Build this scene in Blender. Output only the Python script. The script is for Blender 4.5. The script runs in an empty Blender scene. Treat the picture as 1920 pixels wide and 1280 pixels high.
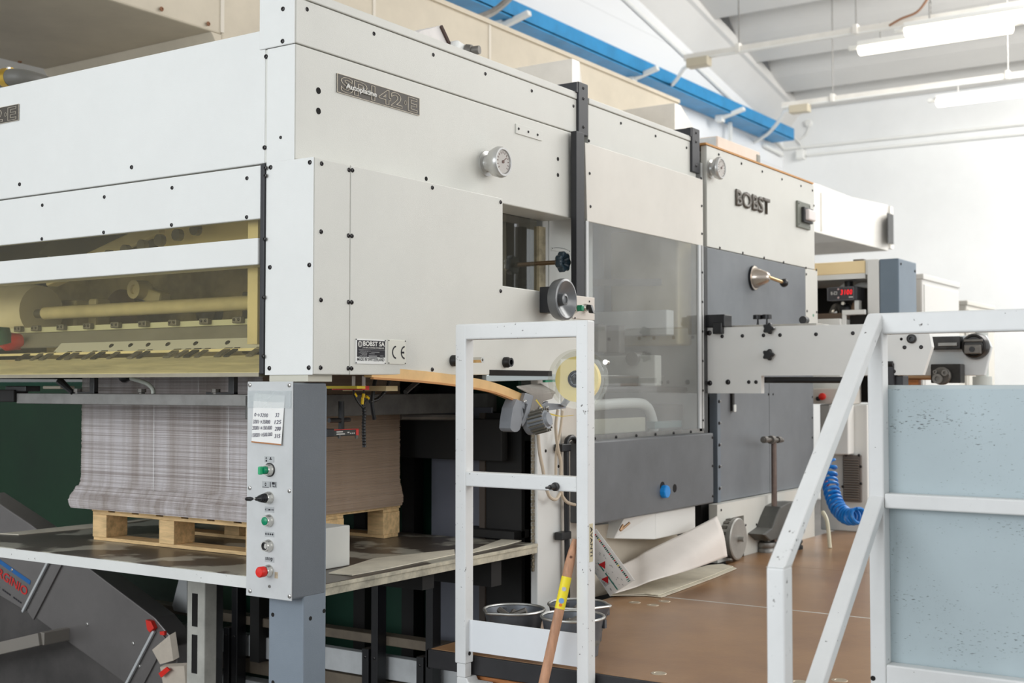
import bpy, bmesh, math, random
from mathutils import Vector, Matrix
random.seed(7)
S = bpy.context.scene
COL = S.collection
# ------------------------------------------------------------------ camera, light, exposure
F, YAW, PITCH = 2356.0, 0.5906, 0.03533
CAM = Vector((2.342, -2.524, 1.60))
DIR = Vector((-math.sin(YAW)*math.cos(PITCH), math.cos(YAW)*math.cos(PITCH), math.sin(PITCH)))
RIGHT = Vector((math.cos(YAW), math.sin(YAW), 0)); UP = RIGHT.cross(DIR)
cd = bpy.data.cameras.new('camera'); cam = bpy.data.objects.new('camera', cd); COL.objects.link(cam)
cd.sensor_width = 36; cd.lens = F/1920*36; cd.clip_end = 100
cam.matrix_world = Matrix(((RIGHT.x, UP.x, -DIR.x, CAM.x), (RIGHT.y, UP.y, -DIR.y, CAM.y), (RIGHT.z, UP.z, -DIR.z, CAM.z), (0, 0, 0, 1)))
cd.dof.use_dof = True; cd.dof.focus_distance = 3.75; cd.dof.aperture_fstop = 4.5
S.camera = cam
W = bpy.data.worlds.new('world'); S.world = W; W.use_nodes = True
W.node_tree.nodes['Background'].inputs[0].default_value = (0.93, 0.965, 1.0, 1)
W.node_tree.nodes['Background'].inputs[1].default_value = 0.80
S.view_settings.view_transform = 'Standard'; S.view_settings.look = 'None'
S.view_settings.exposure = 0.0; S.view_settings.gamma = 1.0; S.view_settings.use_curve_mapping = False

def area(name, loc, target, sx, sy, power, col):
    l = bpy.data.lights.new(name, 'AREA'); l.shape = 'RECTANGLE'; l.size = sx; l.size_y = sy; l.energy = power; l.color = col
    o = bpy.data.objects.new(name, l); COL.objects.link(o); o.location = loc
    o.rotation_euler = (Vector(target)-Vector(loc)).to_track_quat('-Z', 'Y').to_euler()
    return o
# tall front windows of the hall (cool daylight), side windows, roof lights over the far end
area('front_window_light', (-1.5, -8.0, 3.2), (-0.6, 0.5, 1.7), 8, 3.2, 420, (0.90, 0.955, 1.0))
area('side_window_light', (7.5, 3.5, 3.6), (0, 3.5, 1.4), 7, 2.6, 190, (1.0, 0.985, 0.955))
area('far_rooflight', (2.8, 9.0, 6.0), (0.2, 8.5, 1.0), 6, 4, 430, (1.0, 0.985, 0.96))
area('back_rooflight', (2.5, 10.5, 6.2), (0.5, 14.7, 1.5), 5, 2.5, 420, (1.0, 0.99, 0.97))

# ------------------------------------------------------------------ helpers
def A(px, py, **k):
    """point of the photograph's ray on a world plane X=, Y= or Z="""
    q = DIR + RIGHT*((px-960)/F) - UP*((py-640)/F)
    (a, v), = k.items(); i = 'XYZ'.index(a)
    return CAM + q*((v-CAM[i])/q[i])

def lin(c):
    c = c/255.0
    return c/12.92 if c <= 0.04045 else ((c+0.055)/1.055)**2.4

MATS = {}
def mat(name, rgb, rough=0.5, metal=0.0, var=0.0, vscale=6.0, bump=0.0, bscale=200.0, emit=0.0, stretch=None, dark=None, spec=0.5, coat=0.0):
    """principled paint/metal with procedural mottling (var), fine relief (bump) and optional grain stretch"""
    if name in MATS: return MATS[name]
    m = bpy.data.materials.new(name); m.use_nodes = True
    nt = m.node_tree; b = nt.nodes['Principled BSDF']
    c = (lin(rgb[0]), lin(rgb[1]), lin(rgb[2]), 1)
    b.inputs['Base Color'].default_value = c; b.inputs['Roughness'].default_value = rough
    b.inputs['Metallic'].default_value = metal; b.inputs['Specular IOR Level'].default_value = spec
    if coat: b.inputs['Coat Weight'].default_value = coat; b.inputs['Coat Roughness'].default_value = 0.15
    tc = nt.nodes.new('ShaderNodeTexCoord'); mp = nt.nodes.new('ShaderNodeMapping')
    nt.links.new(tc.outputs['Object'], mp.inputs[0])
    if stretch: mp.inputs['Scale'].default_value = stretch
    if var > 0:
        n = nt.nodes.new('ShaderNodeTexNoise'); n.inputs['Scale'].default_value = vscale; n.inputs['Detail'].default_value = 6; n.inputs['Roughness'].default_value = 0.65
        nt.links.new(mp.outputs[0], n.inputs['Vector'])
        r = nt.nodes.new('ShaderNodeValToRGB')
        d = dark or tuple(v*(1-var) for v in rgb)
        r.color_ramp.elements[0].position = 0.32; r.color_ramp.elements[0].color = (lin(d[0]), lin(d[1]), lin(d[2]), 1)
        r.color_ramp.elements[1].position = 0.62; r.color_ramp.elements[1].color = c
        nt.links.new(n.outputs[0], r.inputs[0]); nt.links.new(r.outputs[0], b.inputs['Base Color'])
    if bump > 0:
        n2 = nt.nodes.new('ShaderNodeTexNoise'); n2.inputs['Scale'].default_value = bscale; n2.inputs['Detail'].default_value = 3
        nt.links.new(mp.outputs[0], n2.inputs['Vector'])
        bp = nt.nodes.new('ShaderNodeBump'); bp.inputs['Strength'].default_value = bump; bp.inputs['Distance'].default_value = 0.002
        nt.links.new(n2.outputs[0], bp.inputs['Height']); nt.links.new(bp.outputs[0], b.inputs['Normal'])
    if emit > 0:
        b.inputs['Emission Color'].default_value = c; b.inputs['Emission Strength'].default_value = emit
    MATS[name] = m; return m

def speckled(name, rgb, chip, amount=0.62, rough=0.45, scale=60.0, stretch=(1, 1, 1), bump=0.05):
    """painted surface with small chips and scratches of another colour"""
    m = mat(name, rgb, rough, 0, 0.04, 3.0)
    nt = m.node_tree; b = nt.nodes['Principled BSDF']
    src = b.inputs['Base Color'].links[0].from_socket
    tc = nt.nodes.new('ShaderNodeTexCoord'); mp = nt.nodes.new('ShaderNodeMapping'); mp.inputs['Scale'].default_value = stretch
    nt.links.new(tc.outputs['Object'], mp.inputs[0])
    n = nt.nodes.new('ShaderNodeTexNoise'); n.inputs['Scale'].default_value = scale; n.inputs['Detail'].default_value = 4
    n2 = nt.nodes.new('ShaderNodeTexNoise'); n2.inputs['Scale'].default_value = 3.5; n2.inputs['Detail'].default_value = 2
    for q in (n, n2): nt.links.new(mp.outputs[0], q.inputs['Vector'])
    mu = nt.nodes.new('ShaderNodeMath'); mu.operation = 'MULTIPLY_ADD'; mu.inputs[1].default_value = 0.35
    nt.links.new(n2.outputs[0], mu.inputs[0]); nt.links.new(n.outputs[0], mu.inputs[2])
    r = nt.nodes.new('ShaderNodeValToRGB'); r.color_ramp.elements[0].position = amount+0.175; r.color_ramp.elements[1].position = amount+0.235
    nt.links.new(mu.outputs[0], r.inputs[0])
    mx = nt.nodes.new('ShaderNodeMix'); mx.data_type = 'RGBA'
    nt.links.new(r.outputs[0], mx.inputs[0]); nt.links.new(src, mx.inputs[6]); mx.inputs[7].default_value = (lin(chip[0]), lin(chip[1]), lin(chip[2]), 1)
    nt.links.new(mx.outputs[2], b.inputs['Base Color'])
    return m

def clear(name, rgb, ior=1.5, rough=0.02, haze=0.0, hazecol=(200, 200, 200)):
    m = bpy.data.materials.new(name); m.use_nodes = True; nt = m.node_tree
    nt.nodes.remove(nt.nodes['Principled BSDF']); out = nt.nodes['Material Output']
    t = nt.nodes.new('ShaderNodeBsdfTransparent'); t.inputs[0].default_value = (lin(rgb[0]), lin(rgb[1]), lin(rgb[2]), 1)
    g = nt.nodes.new('ShaderNodeBsdfGlossy'); g.inputs['Roughness'].default_value = rough
    fr = nt.nodes.new('ShaderNodeFresnel'); fr.inputs[0].default_value = ior
    mx = nt.nodes.new('ShaderNodeMixShader')
    # reflect on the outer side of the pane only (the inner side would count as leaving glass)
    ge = nt.nodes.new('ShaderNodeNewGeometry'); sb_ = nt.nodes.new('ShaderNodeMath'); sb_.operation = 'SUBTRACT'; sb_.inputs[0].default_value = 1
    ff = nt.nodes.new('ShaderNodeMath'); ff.operation = 'MULTIPLY'
    nt.links.new(ge.outputs['Backfacing'], sb_.inputs[1]); nt.links.new(fr.outputs[0], ff.inputs[0]); nt.links.new(sb_.outputs[0], ff.inputs[1]); nt.links.new(ff.outputs[0], mx.inputs[0])
    last = t
    if haze:
        d = nt.nodes.new('ShaderNodeBsdfDiffuse'); d.inputs[0].default_value = (lin(hazecol[0]), lin(hazecol[1]), lin(hazecol[2]), 1)
        tc = nt.nodes.new('ShaderNodeTexCoord'); n = nt.nodes.new('ShaderNodeTexNoise'); n.inputs['Scale'].default_value = 2.5; n.inputs['Detail'].default_value = 3
        nt.links.new(tc.outputs['Object'], n.inputs['Vector'])
        ml = nt.nodes.new('ShaderNodeMath'); ml.operation = 'MULTIPLY'; ml.inputs[1].default_value = haze*2; nt.links.new(n.outputs[0], ml.inputs[0])
        m2 = nt.nodes.new('ShaderNodeMixShader'); nt.links.new(ml.outputs[0], m2.inputs[0]); nt.links.new(t.outputs[0], m2.inputs[1]); nt.links.new(d.outputs[0], m2.inputs[2]); last = m2
    nt.links.new(last.outputs[0], mx.inputs[1]); nt.links.new(g.outputs[0], mx.inputs[2]); nt.links.new(mx.outputs[0], out.inputs[0])
    MATS[name] = m; return m

class MB:
    """collects shapes in world coordinates; build() links them as ONE mesh object"""
    def __init__(s): s.v = []; s.f = []
    def add(s, vs, fs):
        o = len(s.v); s.v += [Vector(p) for p in vs]; s.f += [tuple(i+o for i in q) for q in fs]; return s
    def box(s, x0, x1, y0, y1, z0, z1):
        return s.add([(x, y, z) for z in (z0, z1) for y in (y0, y1) for x in (x0, x1)],
                     [(0, 2, 3, 1), (4, 5, 7, 6), (0, 1, 5, 4), (1, 3, 7, 5), (3, 2, 6, 7), (2, 0, 4, 6)])
    def obox(s, c, ax, ay, az):
        """oriented box: centre and three half-axis vectors"""
        c, ax, ay, az = map(Vector, (c, ax, ay, az))
        return s.add([c+ax*i+ay*j+az*k for k in (-1, 1) for j in (-1, 1) for i in (-1, 1)],
                     [(0, 2, 3, 1), (4, 5, 7, 6), (0, 1, 5, 4), (1, 3, 7, 5), (3, 2, 6, 7), (2, 0, 4, 6)])
    def prism(s, pts, d):
        d = Vector(d); n = len(pts); p = [Vector(q) for q in pts]
        return s.add(p+[q+d for q in p], [tuple(range(n))[::-1], tuple(range(n, 2*n))]+[(i, (i+1) % n, n+(i+1) % n, n+i) for i in range(n)])
    def bar(s, a, b, w, h, up=(0, 0, 1)):
        a, b = Vector(a), Vector(b); t = (b-a).normalized(); u = Vector(up)
        sd = t.cross(u).normalized(); u = sd.cross(t).normalized()
        return s.obox((a+b)/2, (b-a)/2, sd*w/2, u*h/2)
    def tube(s, pts, r, n=10, cap=True):
        pts = [Vector(p) for p in pts]; rs = r if isinstance(r, (list, tuple)) else [r]*len(pts)
        vs = []; prev = None
        for i, p in enumerate(pts):
            t = (pts[min(i+1, len(pts)-1)]-pts[max(i-1, 0)]).normalized()
            if prev is None:
                u = t.cross(Vector((0, 0, 1)));
                if u.length < 0.05: u = t.cross(Vector((1, 0, 0)))
            else: u = prev-t*prev.dot(t)
            u.normalize(); prev = u; w = t.cross(u)
            vs += [p+(u*math.cos(2*math.pi*k/n)+w*math.sin(2*math.pi*k/n))*rs[i] for k in range(n)]
        fs = [(i*n+k, i*n+(k+1) % n, (i+1)*n+(k+1) % n, (i+1)*n+k) for i in range(len(pts)-1) for k in range(n)]
        if cap: fs += [tuple(range(n))[::-1], tuple(range((len(pts)-1)*n, len(pts)*n))]
        return s.add(vs, fs)
    def lathe(s, c, ax, prof, n=20):
        """prof: (distance along axis, radius) pairs"""
        c = Vector(c); ax = Vector(ax).normalized(); u = ax.cross(Vector((0, 0, 1)))
        if u.length < 0.05: u = ax.cross(Vector((1, 0, 0)))
        u.normalize(); w = ax.cross(u); vs = []
        for h, r in prof:
            vs += [c+ax*h+(u*math.cos(2*math.pi*k/n)+w*math.sin(2*math.pi*k/n))*max(r, 1e-5) for k in range(n)]
        fs = [(i*n+k, i*n+(k+1) % n, (i+1)*n+(k+1) % n, (i+1)*n+k) for i in range(len(prof)-1) for k in range(n)]
        if prof[0][1] > 1e-4: fs.append(tuple(range(n))[::-1])
        if prof[-1][1] > 1e-4: fs.append(tuple(range((len(prof)-1)*n, len(prof)*n)))
        return s.add(vs, fs)
    def build(s, name, m, parent=None, bevel=0.0, seg=2, smooth=False, sharp=40):
        root = parent
        while root is not None and root.parent is not None: root = root.parent
        if root is not None: base = root.location.copy()
        else:
            xs = [v.x for v in s.v]; ys = [v.y for v in s.v]; zs = [v.z for v in s.v]
            base = Vector(((min(xs)+max(xs))/2, (min(ys)+max(ys))/2, min(zs)))
        me = bpy.data.meshes.new(name); me.from_pydata([v-base for v in s.v], [], s.f); me.materials.append(m)
        bm = bmesh.new(); bm.from_mesh(me); bmesh.ops.recalc_face_normals(bm, faces=bm.faces); bm.to_mesh(me); bm.free()
        if smooth:
            me.polygons.foreach_set('use_smooth', [True]*len(me.polygons)); me.set_sharp_from_angle(angle=math.radians(sharp))
        o = bpy.data.objects.new(name, me); COL.objects.link(o)
        if parent is None: o.location = base
        else: o.parent = parent
        if bevel:
            md = o.modifiers.new('bevel', 'BEVEL'); md.width = bevel; md.segments = seg; md.limit_method = 'ANGLE'; md.angle_limit = math.radians(50)
        return o

def thing(name, loc, label, cat, group=None):
    o = bpy.data.objects.new(name, None); COL.objects.link(o); o.location = loc; o.empty_display_size = 0.1
    return tag(o, label, cat, group)
def tag(o, label=None, cat=None, group=None, kind=None):
    if label: o['label'] = label
    if cat: o['category'] = cat
    if group: o['group'] = group
    if kind: o['kind'] = kind
    return o
def box(name, m, parent, x0, x1, y0, y1, z0, z1, bevel=0.0, seg=2):
    return MB().box(x0, x1, y0, y1, z0, z1).build(name, m, parent, bevel, seg)

SCREW = {}
def screws(parent, pts, n, r=0.0068, m=None, name='screw'):
    """round-head socket screws; every one is a part of its own that shares one mesh"""
    m = m or MATS['screw_steel']; n = Vector(n).normalized()
    key = (m.name,)
    if key not in SCREW:
        b = MB().lathe((0, 0, 0), (0, 0, 1), [(-0.2, 0.9), (0.05, 1.0), (0.38, 0.86), (0.55, 0.5), (0.55, 0.42), (0.2, 0.40), (0.2, 0)], 10)
        me = bpy.data.meshes.new('screw'); me.from_pydata(b.v, [], b.f); me.materials.append(m)
        bm = bmesh.new(); bm.from_mesh(me); bmesh.ops.recalc_face_normals(bm, faces=bm.faces); bm.to_mesh(me); bm.free()
        me.polygons.foreach_set('use_smooth', [True]*len(me.polygons)); me.set_sharp_from_angle(angle=0.7)
        SCREW[key] = me
    root = parent
    while root.parent is not None: root = root.parent
    for p in pts:
        o = bpy.data.objects.new(name, SCREW[key]); COL.objects.link(o); o.parent = parent
        o.location = Vector(p)-root.location; o.rotation_euler = n.to_track_quat('Z', 'Y').to_euler(); o.scale = (r, r, r)

def text(name, body, m, parent, o, xd, yd, h, width=None, bold=0.0, extrude=0.0004, outline=0.0, shear=0.0, align='LEFT', spacing=1.0):
    """lettering: cap height about h, optional total width, baseline start at o"""
    cu = bpy.data.curves.new(name, 'FONT'); cu.body = body; cu.size = 1.0; cu.offset = bold; cu.shear = shear; cu.space_character = spacing
    cu.resolution_u = 3
    if outline: cu.fill_mode = 'NONE'; cu.bevel_depth = outline/h*0.7; cu.bevel_resolution = 0
    t = bpy.data.objects.new(name, cu); COL.objects.link(t)
    dg = bpy.context.evaluated_depsgraph_get(); dg.update()
    me = bpy.data.meshes.new_from_object(t.evaluated_get(dg)); bpy.data.objects.remove(t)
    xs = [v.co.x for v in me.vertices]; w = max(xs)-min(xs); x0 = min(xs)
    sy = h/0.70; sx = (width/w) if width else sy
    xd = Vector(xd).normalized(); yd = Vector(yd).normalized(); n = xd.cross(yd)
    root = parent
    while root.parent is not None: root = root.parent
    oo = Vector(o)-root.location
    for v in me.vertices:
        c = v.co.copy(); v.co = oo+xd*((c.x-x0)*sx)+yd*(c.y*sy)+n*(c.z*sy*(0.7 if outline else 1)+extrude)
    me.materials.clear(); me.materials.append(m); me.name = name
    ob = bpy.data.objects.new(name, me); COL.objects.link(ob); ob.parent = parent
    if extrude > 0.0006 and not outline:
        md = ob.modifiers.new('solid', 'SOLIDIFY'); md.thickness = extrude; md.offset = 0
    return ob

def copy_tree(o, parent=None):
    c = o.copy(); COL.objects.link(c)
    if parent: c.parent = parent
    for ch in list(o.children): copy_tree(ch, c)
    return c
def bez(p0, p1, p2, p3, n=14):
    p = [Vector(q) for q in (p0, p1, p2, p3)]
    return [p[0]*(1-t)**3+p[1]*3*t*(1-t)**2+p[2]*3*t*t*(1-t)+p[3]*t**3 for t in [i/n for i in range(n+1)]]
def smooth_path(pts, k=5):
    pts = [Vector(p) for p in pts]; out = []
    for i in range(len(pts)-1):
        a, b = pts[i], pts[i+1]; pa = pts[max(i-1, 0)]; nb = pts[min(i+2, len(pts)-1)]
        for j in range(k):
            t = j/k
            out.append(0.5*((2*a)+(b-pa)*t+(2*pa-5*a+4*b-nb)*t*t+(3*a-pa-3*b+nb)*t**3))
    return out+[pts[-1]]

# ------------------------------------------------------------------ materials
cream = mat('cream_machine_paint', (219, 218, 210), 0.42, 0, 0.025, 2.5, 0.25, 420)
white = mat('white_machine_paint', (232, 232, 228), 0.42, 0, 0.02, 2.0, 0.15, 420)
railw = speckled('white_rail_paint', (234, 234, 232), (96, 90, 86), 0.70, 0.40, 90)
grey = mat('grey_machine_paint', (122, 126, 130), 0.45, 0, 0.08, 4.0, 0.25, 380)
bluegrey = mat('blue_grey_paint', (116, 126, 136), 0.42, 0, 0.05, 4.0, 0.2, 400)
darkgrey = mat('dark_grey_metal', (62, 62, 62), 0.4, 0.3, 0.2, 8)
black = mat('black_metal', (38, 38, 42), 0.45, 0, 0.1, 8)
blackp = mat('black_plastic', (26, 26, 28), 0.35)
dark_steel = mat('mottled_dark_steel', (30, 28, 26), 0.7, 0, 0.35, 6)  # near-black mottled steel for inner bodies and dark fittings
steel = mat('brushed_steel', (150, 148, 144), 0.38, 0.7, 0.12, 12, 0.1, 150)
dsteel = mat('dull_steel', (118, 114, 108), 0.5, 0.45, 0.2, 10)
chrome = mat('chrome', (215, 212, 205), 0.16, 1.0)
mat('screw_steel', (58, 56, 56), 0.32, 0.75)
mat('bright_screw', (190, 188, 184), 0.3, 0.9)
galv = mat('galvanised_sheet', (238, 234, 226), 0.40, 0.15, 0.06, 3.0)
ductp = mat('beige_duct_paint', (205, 194, 174), 0.6, 0, 0.08, 1.5)
plastw = mat('white_plastic', (236, 236, 232), 0.45)
paper = mat('white_paper', (240, 238, 234), 0.8, 0, 0.02, 8)
card = mat('grey_cardboard', (204, 192, 176), 0.85, 0, 0.12, 5)
cardc = mat('cream_cardboard', (228, 220, 200), 0.85, 0, 0.12, 6)
wood = mat('pale_pallet_wood', (234, 198, 144), 0.75, 0, 0.2, 4, 0.3, 60, stretch=(2, 12, 12))
woodx = mat('orange_wood', (196, 126, 72), 0.7, 0, 0.3, 5, 0.3, 60, stretch=(3, 14, 14))
red = mat('red_plastic', (226, 40, 28), 0.35)
green = mat('green_plastic', (0, 138, 96), 0.3)
blue = mat('blue_plastic', (20, 140, 222), 0.3)
yellow = mat('yellow_plastic', (238, 210, 60), 0.45)
ink = mat('black_ink', (28, 26, 34), 0.7)
inkw = mat('white_print', (228, 226, 220), 0.6)
acry = clear('clear_polycarbonate', (246, 248, 248), 1.8, 0.015, 0.15, (222, 221, 215))  # pale haze painted into the pane, standing in for bright room reflections
acryy = clear('yellowed_polycarbonate', (252, 249, 236), 1.42, 0.02, 0.03, (214, 200, 150))
discm = clear('clear_disc', (247, 247, 244), 1.45, 0.03, 0.02)
# ------------------------------------------------------------------ the setting
wallm = mat('white_wall_paint', (238, 239, 238), 0.75, 0, 0.03, 0.8)
def blockwall(name, rgb):
    m = mat(name, rgb, 0.75, 0, 0.0); nt = m.node_tree; b = nt.nodes['Principled BSDF']
    tc = nt.nodes.new('ShaderNodeTexCoord'); mp = nt.nodes.new('ShaderNodeMapping'); mp.inputs['Rotation'].default_value = (math.pi/2, 0, math.pi/2)
    br = nt.nodes.new('ShaderNodeTexBrick'); br.inputs['Scale'].default_value = 1.0
    br.inputs['Brick Width'].default_value = 0.5; br.inputs['Row Height'].default_value = 0.2; br.inputs['Mortar Size'].default_value = 0.006
    for i, f in (('Color1', 1), ('Color2', 0.985), ('Mortar', 0.93)):
        br.inputs[i].default_value = (lin(rgb[0]*f), lin(rgb[1]*f), lin(rgb[2]*f), 1)
    nt.links.new(tc.outputs['Object'], mp.inputs[0]); nt.links.new(mp.outputs[0], br.inputs['Vector']); nt.links.new(br.outputs[0], b.inputs['Base Color'])
    return m
blockm = blockwall('white_block_wall', (236, 237, 238))
conc = mat('white_precast_concrete', (226, 224, 220), 0.8, 0, 0.03, 0.7)
floorm = mat('grey_concrete_floor', (104, 100, 96), 0.55, 0, 0.2, 1.2, 0.2, 60)
def struct(name, mb, m, **k): return tag(mb.build(name, m, None, **k), kind='structure')
struct('floor', MB().box(-4.6, 7.5, -8.5, 14.9, -0.1, 0.0), floorm)
struct('wall_left', MB().box(-4.7, -4.5, -8.5, 14.9, 0, 8.4), blockm)
struct('wall_back', MB().box(-4.7, 7.5, 14.75, 14.95, 0, 5.9), wallm)
ZR = lambda y: 5.95-0.2*(y-13)
# pitched precast roof: wing tiles run along X, stepping down towards the back wall
ceil = tag(thing('ceiling', (1.6, 2.0, 8.2), None, None), kind='structure')
sl = MB().prism([(-4.6, 2.0, 8.75), (-4.6, 14.9, 6.15), (-4.6, 14.9, 6.3), (-4.6, 2.0, 8.9)], (12.1, 0, 0))
sl.prism([(-4.6, 2.0, 8.75), (-4.6, 2.0, 8.9), (-4.6, -8.5, 6.9), (-4.6, -8.5, 6.75)], (12.1, 0, 0))
sl.build('roof_slab', conc, ceil)
ys = [14.1]+[13.1-1.32*k for k in range(9)]
for i, y in enumerate(ys):
    z = ZR(y)-0.02; L = 0.62 if i == 0 else 1.0 if i == 1 else 1.30; prof = []
    for k in range(9):
        t = k/8; prof.append((0, y+L*(0.05+0.62*t), z-0.2*L*(0.05+.62*t)+0.75*(1-t)**2.2+0.02))
    prof += [(0, y+L, z-0.2*L-0.01), (0, y+L, z-0.2*L+0.10)]
    prof += [(0, p[1], p[2]+0.12) for p in prof[8::-1]]
    MB().prism([(-4.2, p[1], p[2]) for p in prof], (11.4, 0, 0)).build('roof_tile', conc, ceil)
# pitched girder along the left wall
g = MB()
def gz(y): return -0.2*(y-13)
ya, yb = 3.0, 14.75
sec = [(-4.5, 5.55), (-4.45, 5.60), (-4.25, 5.85), (-4.2, 5.87), (-4.2, 6.0), (-4.5, 6.0)]
g.add([(x, ya, z+gz(ya)) for x, z in sec]+[(x, yb, z+gz(yb)) for x, z in sec], [tuple(range(6)), tuple(range(6, 12))[::-1]]+[(i, (i+1) % 6, 6+(i+1) % 6, 6+i) for i in range(6)])
struct('trim_1', g, conc)
struct('trim_2', MB().tube([(-4.47, 5, 5.58+gz(5)-0.20), (-4.47, 14.7, 5.58+gz(14.7)-0.2)], 0.022, 8), plastw)
# blue crane rail with hangers
br_ = mat('blue_rail_paint', (36, 142, 200), 0.45, 0, 0.12, 3.0)
cr = thing('crane_rail', (-4.3, 9, 5.05), 'long blue steel crane rail running along the white block wall', 'rail')
MB().box(-4.20, -4.15, 2.5, 14.3, 5.06, 5.22).build('rail_face', br_, cr)
MB().box(-4.46, -4.15, 2.5, 14.25, 5.045, 5.075).build('rail_flange', br_, cr)
for y in (6.4, 8.3, 10.4, 12.6):
    MB().box(-4.40, -4.36, y, y+0.05, 4.62, 5.05).build('hanger', plastw, cr)
BR = [(975, 40, 940, 50), (1208, 139, 1186, 148), (1372, 213, 1352, 221)]
bl = ['white bracket arm jutting under the blue rail nearest the beige duct', 'white bracket arm under the middle of the blue rail', 'white bracket arm under the far end of the blue rail']
for (a, b, c, d), lb in zip(BR, bl):
    q = A(c, d, X=-4.3); p = Vector((-3.98, q.y, q.z))
    t = thing('bracket_arm', (p+q)/2, lb, 'bracket', 'white bracket arms under the rail')
    MB().bar(q, (p.x, p.y, q.z+0.08), 0.07, 0.05).build('arm', plastw, t, 0.01)
    MB().box(q.x-0.06, q.x+0.03, q.y-0.05, q.y+0.05, q.z-0.05, 5.045).build('clamp', plastw, t)
# conduit and junction boxes on the back wall
def cable(name, pts, r, m, label, cat='cable', k=6):
    return tag(MB().tube(smooth_path(pts, k), r, 8).build(name, m, None, 0, 2, True), label, cat)
wy = 14.72
cable('wall_conduit', [A(1467, 280, Y=wy), A(1700, 256, Y=wy), A(1925, 232, Y=wy)], 0.018, plastw, 'upper of the two white conduits along the back wall', 'conduit', 3)
cable('wall_conduit', [A(1512, 291, Y=wy), A(1700, 272, Y=wy), A(1925, 250, Y=wy)], 0.018, plastw, 'lower of the two white conduits, leaving the small junction box', 'conduit', 3)
p = A(1502, 290, Y=wy)
t = thing('junction_box', p, 'small white junction box on the back wall in the corner', 'box')
MB().box(p.x-.06, p.x+.06, p.y-.06, p.y+.03, p.z-.07, p.z+.07).build('body', plastw, t, 0.01); MB().box(p.x-.05, p.x+.05, p.y-.07, p.y-.06, p.z-.06, p.z+.06).build('lid', plastw, t, 0.005)
cable('wall_cable', [A(1489, 258, Y=wy), A(1500, 268, Y=wy), A(1505, 283, Y=wy)], 0.012, plastw, 'short grey cable from the blue rail end to the junction box')
cable('wall_cable', [A(1497, 262, Y=wy), A(1512, 252, Y=wy), A(1517, 236, Y=wy)], 0.009, plastw, 'thin curved cable rising to the round wall disc')
p = A(1516, 231, Y=wy); tag(MB().lathe(p, (0, -1, 0), [(-0.03, .05), (0.02, .05), (0.03, .04), (.03, 0)], 14).build('wall_disc', plastw, None, 0, 2, True), 'small round white disc on the back wall above the conduits', 'sensor')
cable('wall_conduit', [A(1433, 272, X=-4.46), A(1467, 290, X=-4.46)], 0.03, plastw, 'short white conduit on the left wall meeting the corner', 'conduit', 2)
# lighting trunking with boxes, hangers and lamps
def trunk(p, q, label, boxpx, hang):
    t = thing('lighting_trunking', (p+q)/2, label, 'trunking', 'lighting trunking')
    MB().bar(p, q, 0.055, 0.05).build('rail', galv, t)
    MB().bar(p-Vector((0, 0, .03)), q-Vector((0, 0, .03)), 0.05, 0.02).build('lid', plastw, t)
    b = p+(q-p)*boxpx; MB().box(b.x-.14, b.x+.10, b.y-.09, b.y+.03, b.z-.13, b.z-.035).build('connection_box', mat('beige_plastic', (196, 186, 164), .5), t, 0.01)
    for h in hang:
        c = p+(q-p)*h; MB().tube([c, c+Vector((0, 0, 1.6))], 0.007, 6).build('hanger_wire', steel, t)
        MB().box(c.x-.02, c.x+.02, c.y-.045, c.y+.045, c.z-.04, c.z+.05).build('hanger_clip', galv, t)
T1a = A(1284, 108, Z=5.0); T1b = A(1705, 50, Z=5.0); T1b = T1a+(T1b-T1a)*1.9; T1b.y = T1a.y
T2a = A(1467, 197, Z=5.0); T2b = T2a+Vector((4.2, 0, 0))
trunk(T1a, T1b, 'nearer white lighting trunking hung below the roof tiles', 0.045, (0.14, 0.42, .8))
trunk(T2a, T2b, 'farther white lighting trunking close to the back wall', 0.06, (0.15, 0.62))
tubem = mat('lamp_tube_glow', (255, 248, 232), 0.4, emit=3.2)
def lamp(p, q, label):
    t = thing('fluorescent_lamp', (p+q)/2+Vector((0, 0, .06)), label, 'lamp', 'linear ceiling lamps')
    MB().bar(p+Vector((0, 0, .05)), q+Vector((0, 0, .05)), 0.13, 0.05).build('housing', plastw, t, 0.01)
    MB().tube([p, p+(q-p)*.01, p+(q-p)*.99, q], [.04, .06, .06, .04], 12).build('diffuser', tubem, t, 0, 2, True)
    d = (q-p).normalized()
    for e, sgn in ((p, -1), (q, 1)): MB().bar(e+d*sgn*.1+Vector((0, 0, .03)), e+Vector((0, 0, .03)), 0.05, 0.04).build('end_cap', plastw, t, .01)
    for f in (.15, .85):
        c = p+(q-p)*f; MB().tube([c+Vector((0, 0, .07)), c+Vector((0, 0, .24))], .008, 6).build('hanger_wire', steel, t)
def lampline(px0, py0, px1, label, dz=0):
    p = A(px0, py0, Z=4.93); q = A(px1, py0-30, Z=4.93); q = Vector((A(px1, py0, Y=p.y).x, p.y, p.z)); lamp(p, q, label)
lampline(1610, 94, 1900, 'lower left lamp of the crossed pair, fixed under the nearer trunking')
p = A(1697, 60, Z=4.88); lamp(p, p+Vector((1.5, 0, 0)), 'lamp cut by the right edge, above and in front of its neighbour')
lampline(1756, 192, 2040, 'lamp under the farther trunking near the back wall')
cable('lamp_cable', [A(1667, 48, Y=T1a.y-.1), A(1690, 35, Y=T1a.y-.1), A(1720, 22, Y=T1a.y-.1), A(1741, -5, Y=T1a.y-.1)], 0.012, mat('brown_cable', (150, 110, 84), .5), 'thin brown cable rising from the nearer trunking')
ch = MB()
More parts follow.
